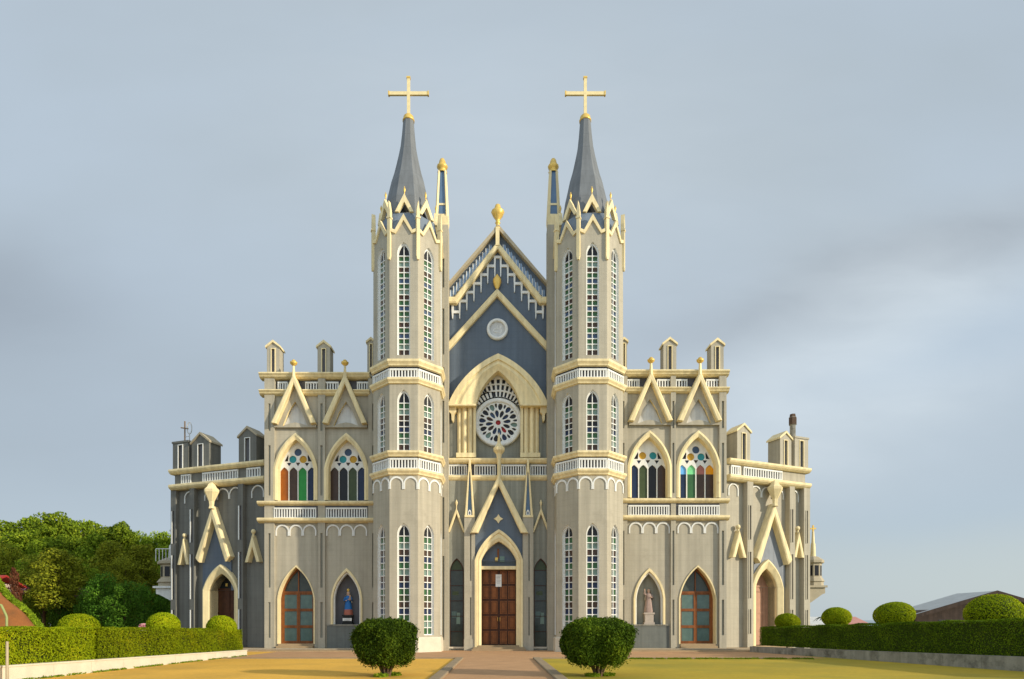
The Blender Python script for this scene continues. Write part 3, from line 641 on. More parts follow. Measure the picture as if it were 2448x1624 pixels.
# ------------------------------------------------------------------ the four bays
def circle(a, z, r, n=16): return [(a + r * math.cos(2 * math.pi * k / n), z + r * math.sin(2 * math.pi * k / n)) for k in range(n)]
def door_pair(mb, f, a0, a1, z0, zd, o, wood='wood', rows=3):
    w = a1 - a0
    for s0, s1 in ((a0, a0 + w / 2 - .006), (a0 + w / 2 + .006, a1)):
        h = (zd - z0) / rows; m = .13
        holes = [[(s0 + m, z0 + r * h + m * (1.6 if r == 0 else 1)), (s1 - m, z0 + r * h + m * (1.6 if r == 0 else 1)), (s1 - m, z0 + (r + 1) * h - m * .7), (s0 + m, z0 + (r + 1) * h - m * .7)] for r in range(rows)]
        mb.prism(f, [(s0, z0), (s1, z0), (s1, zd), (s0, zd)], o - .07, o, wood, holes)
        mb.face([f.p(s0, z0, o - .05), f.p(s1, z0, o - .05), f.p(s1, zd, o - .05), f.p(s0, zd, o - .05)], 'g_door')
GLASS_A = ['g_orange', 'g_brown', 'g_green_bright', 'g_navy']; GLASS_B = ['g_brown', 'g_black', 'g_olive', 'g_navy']
GLASS_C = ['g_navy', 'g_olive', 'g_black', 'g_brown']; GLASS_D = ['g_navy', 'g_green', 'g_brown', 'g_brown']
def bay(cpx, dz, colours, kind, tops=None, circ=3, reveal=0):
    ow = -.1; f = Frame(FR.q(cpx, 0, ow)[0], 0)
    def c(dx, py, o=ow): k = (50 - o) / FPX; return (dx * k, CAM_Z + (PY0 - py) * k + dz)
    hw = c(54, 0)[0]
    zt, zb = c(0, 940)[1], .1
    wz = (c(0, 1197)[1], c(0, 1122)[1], c(0, 1049)[1])
    win = arch(0, c(45, 0)[0], wz[1], wz[2], 9, wz[0])
    tri = [c(-31, 1020), c(-15, 1014), c(0, 1011), c(15, 1014), c(31, 1020), c(18, 986), c(0, 958), c(-18, 986)]
    if kind == 'door': low = arch(0, c(42, 0)[0], c(0, 1432)[1] - dz, c(0, 1356)[1] - dz, 10, .5)
    else: low = arch(0, c(33, 0)[0], c(0, 1432)[1] - dz, c(0, 1366)[1] - dz, 10, c(0, 1493)[1] - dz)
    mb = MB()
    gp = [(-hw, zb), (hw, zb), (hw, zt), (-hw, zt)]
    mb.prism(f, gp, -1.0, ow, 'wall', [win, tri, low], hole_side='cream')
    w = mb.build('bay_wall', church)
    mb = MB(); mb.prism(f, [c(-32, 1024), c(32, 1024), c(0, 952)], -.3, -.16, 'panel'); mb.build('gable_panel', w)
    # steep gable standing proud of the cornices
    b = lambda dx, py: c(dx, py, .15)
    th = [b(-30, 1019), b(-15, 1013), b(0, 1010), b(15, 1013), b(30, 1019), b(17, 986), b(0, 960), b(-17, 986)]
    mb = MB(); mb.prism(f, [b(-50, 1022), b(50, 1022), b(50, 1008), b(0, 900), b(-50, 1008)], ow + .002, .16, 'wall', [th], hole_side='cream'); mb.build('gable_field', w)
    mb2 = MB(); b = lambda dx, py: c(dx, py, .6)
    mb2.band(f, [b(-54, 1010), b(0, 892), b(52, 1010)], [b(-41, 1012), b(0, 917), b(40, 1012)], ow, .62, 'cream', .05)
    mb2.build('gable_moulding', w)
    mb = MB(); x, y, _ = f.p(0, 0, .5); z = b(0, 895)[1]
    mb.tube([(x, y, z - .2), (x, y, z + .75)], [.15, .09], 'cream', 4, False); mb.lathe((x, y, z + .7), [(.1, 0), (.28, .16), (.30, .28), (.18, .32), (.16, .42), (.005, .52)], 'gold', 8, True); mb.build('finial', w)
    # window hood, glass, tracery
    oh = .12; k = lambda dx, py: c(dx, py, oh)
    def A(half, apex): return arch(0, k(half, 0)[0], wz[1], k(0, apex)[1], 10, wz[0])
    mb = MB(); rows = [(A(53, 1035), ow), (A(53, 1035), oh), (A(48, 1041), oh + .04), (A(43, 1050), oh - .08), (A(43, 1050), -.62)]; mb.loft(f, rows, 'cream'); mb.build('arch_hood', w)
    mb = MB(); g = -.62; wi = c(44, 0)[0]; wA = arch(0, wi, wz[1], wz[2] - .03, 10, wz[0])
    xs = [-.75, -.25, .25, .75]; pw = wi / 2 - .075
    lz = c(0, 1114)[1]
    holes = []
    for q, xx in enumerate(xs):
        ctr = xx * wi; lp = arch(ctr, pw / 2, lz - .34, lz, 6, wz[0] + .03, .07); holes.append(lp)
        zsp = lz - .55
        if tops:
            mb.prism(f, [(a, z) for a, z in lp if z > zsp] + [(ctr + pw / 2, zsp), (ctr - pw / 2, zsp)][:0], g - .06, g - .03, tops[q])
            mb.prism(f, [(ctr - pw / 2, zsp - .2), (ctr + pw / 2, zsp - .2), (ctr + pw / 2, lz - .26), (ctr - pw / 2, lz - .26)], g - .07, g - .035, tops[q])
            mb.prism(f, [(ctr - pw / 2, wz[0]), (ctr + pw / 2, wz[0]), (ctr + pw / 2, zsp - .2), (ctr - pw / 2, zsp - .2)], g - .06, g - .03, colours[q])
        else: mb.prism(f, [(a * 1.0, z) for a, z in lp], g - .06, g - .03, colours[q])
    cr = .30
    spots = [(0, 1078, 'g_blue'), (-.42, 1095, 'g_cyan'), (.42, 1095, 'g_gold')] if circ == 3 else [(-.42, 1092, 'g_gold'), (.42, 1092, 'g_cyan')]
    if reveal < 0: spots = [(s, y, {'g_cyan': 'g_gold', 'g_gold': 'g_cyan'}.get(m, m)) for s, y, m in spots] if circ == 3 else spots
    for dx, py, m in spots:
        zc = c(0, py)[1]; holes.append(circle(dx, zc, cr)); mb.prism(f, circle(dx, zc, cr + .03), g - .06, g - .03, m)
    for dx, py, r_, m in ((-.72, 1107, .15, 'g_navy'), (.0, 1106.5, .15, 'g_brown'), (.72, 1107, .15, 'g_black')):
        zc = c(0, py)[1] - .02; tr = [(dx - r_ * 1.3, zc + r_), (dx, zc - r_), (dx + r_ * 1.3, zc + r_)]; holes.append(tr); mb.prism(f, tr, g - .06, g - .03, m)
    for sx in (-1, 1):
        tr = [(sx * .80, c(0, 1100)[1]), (sx * 1.12, c(0, 1100)[1]), (sx * .80, c(0, 1083)[1]), (sx * .76, c(0, 1088)[1])]; holes.append(tr); mb.prism(f, tr, g - .06, g - .03, 'g_black')
    mb.prism(f, wA, g - .03, g + .06, 'white', holes); mb.build('stained_glass_window', w)
    mb = MB(); fs = Frame(f.x, .1); scallops(mb, fs, -c(49, 0)[0], c(49, 0)[0], 3, c(0, 1254)[1], .92, .08); mb.build('scallop_frieze', w)
    def L(dx, py, o=ow): x, z = c(dx, py, o); return (x, z - dz)
    if kind == 'door':
        mb = MB(); zs, za = L(0, 1432)[1], L(0, 1356)[1]; W = L(42, 0)[0]
        mb.band(f, arch(0, W + .1, zs, za + .14, 10, .5), arch(0, W, zs, za, 10, .5), ow, ow + .07, 'cream'); mb.build('arch_frame', w)
        mb = MB(); zd = L(0, 1416)[1]; o = -.75
        ins = W - .0
        mb.prism(f, arch(0, ins, zs, za, 10, .5), o - .12, o - .05, 'g_side')
        mb.band(f, arch(0, ins, zs, za, 10, .5), arch(0, ins - .14, zs, za - .2, 10, .5), o - .1, o + .08, 'wood')
        mb.box(f, -ins + .1, ins - .1, zd - .08, zd + .1, o - .05, o + .09, 'wood'); mb.box(f, -.04, .04, zd, za - .3, o - .05, o + .05, 'wood')
        door_pair(mb, f, -ins + .14, ins - .14, .52, zd - .08, o + .06); mb.build('glazed_door', w)
        for q, (z1, oo) in enumerate(((.52, .02), (.36, .35))):
            mb = MB(); mb.box(f, -W - (.0 if q == 0 else .05), W + (.0 if q == 0 else .05), .16, z1, -.95, oo, 'step'); mb.build('step', w)
    else:
        W = L(33, 0)[0]; zs, za, z0 = L(0, 1432)[1], L(0, 1366)[1], L(0, 1493)[1]
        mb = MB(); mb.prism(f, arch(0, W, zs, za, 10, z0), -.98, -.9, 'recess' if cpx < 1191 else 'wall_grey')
        mb.build('niche_back', w)
        mb = MB(); mb.band(f, arch(0, W + .16, zs, za + .25, 10, z0), arch(0, W, zs, za, 10, z0), ow, ow + .1, 'cream'); mb.band(f, arch(0, W, zs, za, 10, z0), arch(0, W - .12, zs, za - .18, 10, z0), ow - .4, ow - .12, 'white'); mb.build('niche_frame', w)
        mb = MB(); mb.box(f, -L(47, 0)[0], L(47, 0)[0], .1, z0 - .02, ow, ow + .06, 'dado'); mb.box(f, -L(48, 0)[0], L(48, 0)[0], z0 - .1, z0, -.9, ow + .12, 'stone'); mb.build('niche_base', w)
    return w, f
bay(708, 0, GLASS_A, 'door'); bay(829, 0, GLASS_B, 'niche', None, 3)
bay(1552, .2, GLASS_C, 'niche', None, 2, -1); bay(1668, .2, GLASS_D, 'door', ['g_sky', 'g_mint', 'g_rose', 'g_amber'], 3, -1)

def facade_frames():
    for s, dz, piers in ((-1, 0, ((632, 656), (760, 777), (880, 905))), (1, .2, ((1480, 1500), (1604, 1616), (1720, 1737)))):
        q = Q(.12)
        z = lambda py: q(0, py)[1] + dz
        for x0, x1 in piers:
            a0, a1 = q(x0, 0)[0], q(x1, 0)[0]; am = (a0 + a1) / 2; sw = min(.09, (a1 - a0) * .18); mb = MB()
            sl = [[(am - sw, z(b)), (am + sw, z(b)), (am + sw, z(a)), (am - sw, z(a))] for a, b in ((965, 1030), (1065, 1185), (1275, 1405), (1440, 1525))]
            mb.prism(FR, [(a0, .0), (a1, .0), (a1, z(905)), (a0, z(905))], -1.2, .12, 'wall', sl); mb.box(FR, a0 + .1, a1 - .1, .2, z(910), -.2, .0, 'wall_grey')
            mb.build('pier', church)
        xa, xb = (621, 884) if s < 0 else (1496, 1742)
        a0, a1 = q(xa, 0)[0], q(xb, 0)[0]
        par = None
        mb = MB(); mb.box(FR, a0 + .35, a1 - (.3 if s > 0 else 0), z(945), z(893), -1.2, -.35, 'recess'); par = mb.build('parapet', church)
        for y0, y1, out in ((945, 933, .40), (905, 892, .42)):
            z0, z1 = z(y0), z(y1); cuts = [a0, a1]
            if y0 == 945: cuts = [a0] + [q(k_, 0)[0] for g_ in ((708, 829) if s < 0 else (1552, 1668)) for k_ in (g_ - 17, g_ + 17)] + [a1]
            for e0, e1 in zip(cuts[::2], cuts[1::2]):        # broken where the gables pass in front
                mb = MB(); mb.mould(FR, e0, e1, [(-.5, z0), (.05, z0), (out * .6, z0 + .1), (out * .7, z0 + .18), (out, z0 + .3), (out, z1 - .05), (out * .8, z1), (-.5, z1)], 'cream'); mb.build('cornice', par)
        gaps = ((662, 686), (728, 808), (852, 882)) if s < 0 else ((1500, 1530), (1572, 1645), (1690, 1735))
        for x0, x1 in gaps:
            mb = MB(); balusters(mb, FR, q(x0, 0)[0], q(x1, 0)[0], z(933), z(911), -.05, .22, .09); mb.build('balustrade', par)
        xa, xb = (617, 895) if s < 0 else (1488, 1742)
        a0, a1 = q(xa, 0)[0], q(xb, 0)[0]
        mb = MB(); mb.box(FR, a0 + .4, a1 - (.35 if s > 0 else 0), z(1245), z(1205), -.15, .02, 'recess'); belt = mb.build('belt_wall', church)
        for y0, y1 in ((1250, 1239), (1209, 1199)):
            mb = MB(); z0, z1 = z(y0), z(y1)
            mb.mould(FR, a0, a1, [(-.3, z0), (.1, z0), (.35, z0 + .1), (.42, z0 + .2), (.42, z1 - .04), (.34, z1), (-.3, z1)], 'cream'); mb.build('cornice', belt)
        for x0, x1 in (((655, 756), (779, 878)) if s < 0 else ((1502, 1600), (1622, 1720))):
            mb = MB(); balusters(mb, FR, q(x0, 0)[0], q(x1, 0)[0], z(1239), z(1214), .16, .21, .085); mb.build('balustrade', belt)
facade_frames()

# ------------------------------------------------------------------ small roof turrets
def roof_turret(f, a0, a1, z0, z1, depth, o, wall, trim, flat=False):
    mb = MB(); w = a1 - a0; am = (a0 + a1) / 2; zr = z1 - (.0 if flat else w * .36)
    sl = [(am - w * .13, z0 + .15), (am + w * .13, z0 + .15), (am + w * .13, zr - .3), (am - w * .13, zr - .3)]
    poly = [(a0, z0), (a1, z0), (a1, zr), (a0, zr)] if flat else [(a0, z0), (a1, z0), (a1, zr), (am, z1 - .06), (a0, zr)]
    mb.prism(f, poly, o - depth, o, wall, [sl], back=True)
    mb.box(f, am - w * .2, am + w * .2, z0 + .1, zr - .1, o - depth * .8, o - .14, 'recess')
    t = mb.build('roof_turret', church)
    mb = MB()
    if flat: mb.box(f, a0 - .06, a1 + .06, zr - .1, zr + .06, o - depth - .05, o + .06, wall)
    else: mb.band(f, [(a0 - .1, zr - .06), (am, z1 + .06), (a1 + .1, zr - .06)], [(a0 - .1, zr - .22), (am, z1 - .14), (a1 + .1, zr - .22)], o - depth - .1, o + .1, trim)
    mb.build('turret_roof', t)
    mb = MB(); mb.band(f, [(am - w * .13 - .06, z0 + .09), (am - w * .13 - .06, zr - .24), (am + w * .13 + .06, zr - .24), (am + w * .13 + .06, z0 + .09)], [(am - w * .13, z0 + .15), (am - w * .13, zr - .3), (am + w * .13, zr - .3), (am + w * .13, z0 + .15)], o, o + .05, 'white' if wall != 'wall' else 'cream'); mb.build('panel_frame', t)
    return t
for x0, x1, y0, y1, o in ((638, 668, 892, 815, .0), (759, 789, 892, 815, -1.0), (878, 896, 892, 808, -1.0), (1485, 1499, 886, 808, -1.0), (1586, 1617, 885, 808, -1.0), (1700, 1730, 885, 810, .0)):
    a0, z0 = FR.q(x0, y0, o); a1, z1 = FR.q(x1, y1, o)
    roof_turret(FR, a0, a1, z0 - .3, z1, 1.0, o, 'wall', 'cream')

# ------------------------------------------------------------------ the two canted wings
def wing(P0, P1, side, wall, d):
    f = Frame(P0[0], P0[1], P1[0] - P0[0], P1[1] - P0[1]); Lw = math.hypot(P1[0] - P0[0], P1[1] - P0[1])
    q = lambda px, py, o=0.0: f.q(px, py, o)
    ztop = d['ztop']; blue = 'slate' if side < 0 else 'slate_sunlit'
    cx = q(d['door'][0], 0)[0]; W = d['door_w']; zs, za = d['door_z']
    hole = arch(cx, W, zs, za, 9, .3)
    mb = MB(); mb.prism(f, [(0, -.05), (Lw, -.05), (Lw, ztop), (0, ztop)], -1.2, 0, wall, [hole]); w = mb.build('wing_wall', church)
    out = Frame(f.x, f.y, f.ux, f.uy)
    # flanks and rear so the wing is a real block
    mb = MB(); mb.box(f, .02, Lw - .02, -.05, ztop - .1, -7.0, -1.19, wall); mb.build('wing_body', w)
    # pilasters
    for a0, a1, oo in d['pil']:
        mb = MB(); am = (a0 + a1) / 2; sw = .1
        sl = [[(am - sw, z0), (am + sw, z0), (am + sw, z1), (am - sw, z1)] for z0, z1 in ((1.3, 3.3), (4.2, 8.0), (9.0, 11.8))]
        mb.prism(f, [(a0, -.02), (a1, -.02), (a1, ztop - 1.6), (a0, ztop - 1.6)], 0, oo, wall, sl); mb.box(f, am - .16, am + .16, .8, 12.2, .02, oo - .12, 'recess')
        pl = mb.build('pilaster', w)
        mb = MB()
        for z0, z1 in ((1.3, 3.3), (4.2, 8.0), (9.0, 11.8)): mb.box(f, am - sw - .1, am - sw + .0, z0, z1, oo, oo + .04, d['strip'])
        mb.build('white_strip', pl)
    # cornices and balustrade
    zc = ztop
    for z0, z1 in ((zc - .42, zc), (zc - 1.75, zc - 1.3)):
        mb = MB(); prof = [(-.5, z0), (.45, z0), (.62, z0 + .12), (.7, z0 + .24), (.7, z1 - .05), (.6, z1), (-.5, z1)]
        mb.mould(f, -.28 if side < 0 else -.0, Lw + (.28 if side > 0 else 0), prof, 'cream'); mb.build('cornice', w)
    mb = MB(); mb.box(f, .0, Lw, zc - 1.35, zc - .38, -.4, .25, wall if side < 0 else 'wall'); mb.build('parapet', w)
    for a0, a1 in d['bal']:
        mb = MB(); mb.box(f, a0, a1, zc - 1.3, zc - .5, .25, .262, 'recess'); balusters(mb, f, a0, a1, zc - 1.28, zc - .5, .38, .27, .09); mb.build('balustrade', w)
    for a0, a1, n in d['scal']:
        mb = MB(); scallops(mb, f, a0, a1, n, zc - 1.85, .95 if n > 1 else 1.05, .08, .12); mb.build('scallop_frieze', w)
    # great gable over the door
    ga, gz = d['gable']; gw, gf = d['gable_foot']
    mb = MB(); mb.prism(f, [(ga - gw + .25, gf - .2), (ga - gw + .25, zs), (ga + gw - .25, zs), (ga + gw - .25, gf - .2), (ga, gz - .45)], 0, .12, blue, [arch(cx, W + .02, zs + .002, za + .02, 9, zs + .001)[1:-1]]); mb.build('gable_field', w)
    mb = MB(); oo = .72
    mb.band(f, [(ga - gw, gf), (ga, gz), (ga + gw, gf)], [(ga - gw + .40, gf - .42), (ga, gz - 1.05), (ga + gw - .40, gf - .42)], 0, oo, 'cream', .06); mb.build('gable_moulding', w)
    mb = MB(); x, y, _ = f.p(ga, 0, .7)
    mb.lathe((x, y, gz - .25), [(.26, 0), (.2, .25), (.24, .6), (.62, 1.35), (.64, 1.55), (.42, 1.75), (.3, 2.0), (.12, 2.15), (.005, 2.2)], 'cream', 6, False); mb.build('finial', w)
    # door arch
    mb = MB()
    def A(k, up): return arch(cx, W + k, zs, za + up, 9, .3)
    rows = [(A(.55, .75), 0), (A(.55, .75), .45), (A(.42, .58), .5), (A(.05, .1), .3), (A(0, 0), .25), (A(0, 0), -.9)]; mb.loft(f, rows, 'cream'); mb.build('arch_frame', w)
    mb = MB(); o = -.75; zd = zs + .15; wd = d['wood']
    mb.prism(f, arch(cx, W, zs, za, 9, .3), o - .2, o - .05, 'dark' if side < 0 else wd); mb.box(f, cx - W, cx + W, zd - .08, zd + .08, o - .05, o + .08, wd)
    for i in range(4):
        x0 = cx - W + i * W / 2; mb.box(f, x0 + .02, x0 + W / 2 - .02, .35, zd - .08, o - .05, o + .02 + .03 * (i % 2), wd)
    for zz in (1.5, 3.0): mb.box(f, cx - W + .02, cx + W - .02, zz, zz + .12, o, o + .065, wd)
    mb.box(f, cx - .5, cx - .3, zd + .25, zd + .5, o - .05, o + .02, 'gold'); mb.build('door', w)
    mb = MB(); mb.box(f, cx - W - .6, cx + W + .6, -.02, .3, -.9, .75, 'step'); mb.box(f, cx - W - .8, cx + W + .8, -.02, .16, .75, 1.15, 'step'); mb.build('step', w)
    for ca, cz, hw_, drop in d['small']:
        mb = MB(); mb.band(f, [(ca - hw_, cz - drop), (ca, cz), (ca + hw_, cz - drop)], [(ca - hw_ + .3, cz - drop), (ca, cz - .95), (ca + hw_ - .3, cz - drop)], 0, .5, 'cream', .03)
        x, y, _ = f.p(ca, 0, .3); mb.tube([(x, y, cz - .15), (x, y, cz + .2)], .1, 'cream', 6); mb.ball((x, y, cz + .3), .2, 'cream', 8, 6); mb.build('gablet', w)
    for a0, a1, h, flat in d['tur']: roof_turret(f, a0, a1, ztop - .05, ztop + h, 1.3, .35, wall, 'stone_warm' if side < 0 else 'cream', flat)
    return f, w
PL0, PL1 = (-27.72, 4.2), (-18.6, 1.0)
fl = Frame(*PL0, PL1[0] - PL0[0], PL1[1] - PL0[1])
A_ = lambda px, f=fl: f.q(px, 0)[0]
dl = dict(ztop=15.33, door=(535,), door_w=1.3, door_z=(fl.q(535, 1412)[1], fl.q(540, 1372)[1]), strip='white', wood='wood_dark',
          pil=[(A_(416), A_(428), .35), (A_(463), A_(474), .45), (A_(578), A_(590), .45)],
          bal=[(A_(441), A_(464)), (A_(492), A_(576)), (A_(597), A_(630))], scal=[(A_(442), A_(468), 1), (A_(490), A_(579), 3), (A_(602), A_(632), 1)],
          gable=fl.q(521, 1213), gable_foot=(1.75, fl.q(485, 1335)[1]), small=[(A_(448), fl.q(448, 1290)[1], .62, 2.2), (A_(612), fl.q(612, 1281)[1], .72, 2.2)],
          tur=[(A_(421), A_(458), 2.35, True), (A_(466), A_(508), 2.9, False), (A_(578), A_(620), 2.9, False)])
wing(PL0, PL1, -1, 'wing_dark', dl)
PR0, PR1 = (18.35, .9), (26.3, 4.2)
fr_ = Frame(*PR0, PR1[0] - PR0[0], PR1[1] - PR0[1])
B_ = lambda px: fr_.q(px, 0)[0]
dr = dict(ztop=15.45, door=(1827,), door_w=1.15, door_z=(fr_.q(1827, 1405)[1], fr_.q(1822, 1360)[1]), strip='wall', wood='wood_pale',
          pil=[(B_(1776), B_(1790), .5), (B_(1877), B_(1889), .5), (B_(1911), B_(1925), .5)],
          bal=[(B_(1740), B_(1762)), (B_(1770), B_(1862))], scal=[(B_(1740), B_(1764), 1), (B_(1792), B_(1872), 3), (B_(1884), B_(1908), 1)],
          gable=fr_.q(1837, 1207), gable_foot=(1.95, fr_.q(1800, 1336)[1]), small=[(B_(1758), fr_.q(1758, 1270)[1], .72, 2.2), (B_(1900), fr_.q(1900, 1273)[1], .6, 2.2)],
          tur=[(B_(1755), B_(1786), 3.0, False), (B_(1857), B_(1884), 2.9, False), (B_(1892), B_(1924), 2.6, True)])
wing(PR0, PR1, 1, 'wall', dr)

# ------------------------------------------------------------------ corbelled side turrets of the church and its body behind
def side_turret(x, y, sx, white, big):
    mb = MB(); s = big; z = 5.3
    mb.box(Frame(x, y), -1.0 * s, 1.0 * s, z, z + .18, -1.0 * s, 1.0 * s, white)
    t = mb.build('side_turret', church)
    mb = MB(); mb.prism(Frame(x, y), [(-sx * 1.2 * s, z), (-sx * 1.2 * s, z - 1.5), (-sx * .6 * s, z - 1.3), (sx * .55 * s, z - .6), (sx * .85 * s, z - .5), (sx * .85 * s, z)], -.8 * s, .8 * s, 'stone_warm' if sx > 0 else 'white', back=True); mb.build('corbel', t)
    mb = MB(); mb.lathe((x, y, 0), [(1.0 * s, z + .18), (.98 * s, z + .5), (1.1 * s, z + .55), (.95 * s, z + .8), (.82 * s, z + .95), (.82 * s, z + 2.1), (1.05 * s, z + 2.2), (1.05 * s, z + 2.42), (.5 * s, z + 2.75), (.2, z + 2.8)], 'stone_warm', 8, False, ROT8)
    for k in range(8):
        a = k * math.pi / 4 - math.pi / 2; fr2 = Frame(x + math.cos(a) * .76 * s, y + math.sin(a) * .76 * s, -math.sin(a), math.cos(a))
        mb.box(fr2, -.2 * s, .2 * s, z + 1.05, z + 1.95, -.05, .012, 'g_black')
    mb.build('lantern', t)
    mb = MB(); mb.tube([(x, y, z + 2.7), (x, y, z + 3.9), (x, y, z + 4.0), (x, y, z + 5.0)], [.28 * s, .22 * s, .14, .09], 'white' if sx < 0 else 'cream', 8); zc = z + 5.0
    mb.box(Frame(x, y), -.06, .06, zc - .1, zc + .55, -.06, .06, 'gold' if sx > 0 else 'white'); mb.box(Frame(x, y), -.25, .25, zc + .2, zc + .32, -.05, .05, 'gold' if sx > 0 else 'white'); mb.build('cross', t)
    if sx < 0:
        mb = MB()
        for k in range(9): mb.tube([(x - 1.0 + k * .3, y - .9, z + 2.4), (x - 1.0 + k * .3, y - .9, z + 3.5)], .035, 'white', 5)
        mb.tube([(x - 1.0, y - .9, z + 3.5), (x + 1.4, y - .9, z + 3.5)], .04, 'white', 5); mb.build('railing', t)
side_turret(27.9, 5.6, 1, 'stone_warm', .85); side_turret(-29.5, 6.8, -1, 'white', 1.15)
def body():
    mb = MB(); f = FR
    mb.box(f, -18.3, -4.5, 0, 21.2, -34, -1.15, 'wall'); mb.build('aisle', church)
    mb = MB(); mb.box(f, 4.5, 18.2, 0, 21.2, -34, -1.15, 'wall'); mb.build('aisle', church)
    mb = MB(); mb.box(f, -4.45, 4.45, 0, 27.5, -34, -1.72, 'wall'); n = mb.build('nave', church)
    mb = MB(); mb.prism(f, [(-4.8, 27.3), (4.8, 27.3), (0, 33.0)], -34.2, -1.65, 'spire', back=True); mb.build('roof', n)
body()
def antenna():
    mb = MB(); x, y, z = fl.p((A_(421) + A_(458)) / 2, 15.33 + 2.4, -.3); f = Frame(x, y)
    mb.tube([(x - .15, y, z), (x - .15, y, z + 1.9)], .06, 'rust', 6); mb.tube([(x - .5, y, z + 1.35), (x + .15, y, z + 1.25)], .05, 'rust', 6)
    mb.tube([(x + .25, y, z), (x + .25, y, z + .9)], .04, 'panel', 6)
    mb.tube([(x + .25 + .2 * math.cos(t), y, z + 1.3 + .5 * math.sin(t)) for t in [k * math.pi / 8 for k in range(17)]], .04, 'panel', 6)
    mb.tube([(x - .15, y, z + .55), (x + .25, y, z + .6)], .03, 'panel', 5)
    tag(mb.build('antenna'), 'thin rusty antenna frame on the flat turret at the far end of the dark wing', 'antenna')
    mb = MB(); x, y, z = fr_.p((B_(1892) + B_(1924)) / 2 - .3, 15.45 + 2.6, -.3)
    mb.lathe((x, y, z), [(.26, 0), (.26, 1.2), (.34, 1.25), (.34, 1.85), (.28, 1.9), (.24, 2.15), (.2, 2.15), (.2, 1.9), (.01, 1.9)], 'stone_warm', 6, False, ms=['stone', 'stone', 'barn_roof', 'stone', 'barn_roof', 'barn_roof', 'barn_roof', 'barn_roof'])
    tag(mb.build('chimney'), 'short stone chimney pot on the flat turret of the sunlit wing', 'chimney')
mat('barn_roof', (0.10, 0.062, 0.04), 0.8, 0.2, 1.5); mat('rust', (0.22, 0.15, 0.09), 0.8, 0.3, 4.0); antenna()

# ------------------------------------------------------------------ statues in the two niches
mat('robe_blue', (0.02, 0.14, 0.40), 0.6, 0.12, 4); mat('robe_red', (0.38, 0.13, 0.09), 0.7, 0.15, 4); mat('skin', (0.60, 0.40, 0.28), 0.6, 0.05, 4); mat('veil', (0.62, 0.55, 0.45), 0.7, 0.1, 5)
mat('robe_pink', (0.34, 0.25, 0.215), 0.75, 0.12, 4); mat('plaster', (0.42, 0.36, 0.30), 0.8, 0.1, 4)
def statue(x, y, z, robe, hem, veil, label, raised):
    root = tag(empty('statue', (x, y, z)), label, 'statue')
    mb = MB()                                   # one skin: hem, robe, waist, chest, neck, head
    fold = lambda k, s: 1 + .09 * math.sin(k * 5 * 2 * math.pi / 20) * s
    prof = [(.34, .0, 1), (.36, .12, 1), (.31, .45, 1), (.26, .85, .7), (.215, 1.1, .4), (.23, 1.3, .2), (.25, 1.43, .1), (.19, 1.52, 0), (.075, 1.56, 0), (.07, 1.62, 0), (.10, 1.67, 0), (.115, 1.75, 0), (.10, 1.84, 0), (.05, 1.89, 0), (.004, 1.90, 0)]
    rows = [[(r * fold(k, s) * math.cos(2 * math.pi * k / 20), r * .78 * fold(k, s) * math.sin(2 * math.pi * k / 20) - .0, zz) for k in range(20)] for r, zz, s in prof]
    mb.grid(rows, robe, True, close=True, ms=[hem, hem, robe, robe, robe, robe, robe, robe, 'skin', 'skin', 'skin', 'skin', 'skin', veil])
    mb.ball((0, -.115, 1.745), .02, 'skin', 6, 4); mb.ball((-.04, -.10, 1.775), .013, 'dark', 6, 4); mb.ball((.04, -.10, 1.775), .013, 'dark', 6, 4)
    arms = [[(-.22, -.02, 1.42), (-.30, -.10, 1.18), (-.10, -.26, 1.16)], [(.22, -.02, 1.42), (.31, -.10, 1.2), (.12, -.27, 1.24)]]
    if raised: arms[0] = [(-.22, -.02, 1.42), (-.36, -.12, 1.5), (-.36, -.16, 1.8)]
    for a in arms:
        mb.tube(a, [.085, .075, .055], robe, 8); e = Vector(a[-1]); mb.ball(e, .055, 'skin', 8, 5)
        d = (e - Vector(a[-2])).normalized()
        for k in range(4): mb.tube([e + Vector((.012 * (k - 1.5), 0, .015 * (k - 1.5))), e + d * (.09 + .01 * (k in (1, 2))) + Vector((.012 * (k - 1.5), -.01, .015 * (k - 1.5)))], [.012, .008], 'skin', 5)
        mb.tube([e, e + d * .05 + Vector((0, -.04, .03))], [.014, .009], 'skin', 5)
    mb.build('body', root)
    mb = MB()                                   # veil over the head and shoulders
    rows = []
    for zz, r in ((1.0, .33), (1.3, .30), (1.5, .235), (1.62, .15), (1.75, .145), (1.86, .12), (1.93, .03)):
        rows.append([(r * math.cos(t), r * .85 * math.sin(t), zz) for t in [math.pi * (-.16 + 1.32 * k / 12) for k in range(13)]])
    mb.grid(rows, veil, True); mb.build('veil', root)
    if not raised:
        mb = MB(); mb.lathe((0, 0, 1.9), [(.09, 0), (.10, .08), (.12, .14), (.07, .2), (.005, .26)], 'gold', 8); mb.build('crown', root)
        mb = MB(); mb.lathe((.2, -.24, 1.16), [(.02, 0), (.1, .05), (.09, .2), (.05, .28), (.04, .3), (.06, .34), (.065, .4), (.03, .46), (.004, .47)], 'robe_red', 10, ms=['robe_pink'] * 4 + ['skin'] * 4); mb.build('infant', root)
    return root
nx = FR.q(832, 0, -.5)[0]; n0 = FR.q(0, 1493, -.2)[1]
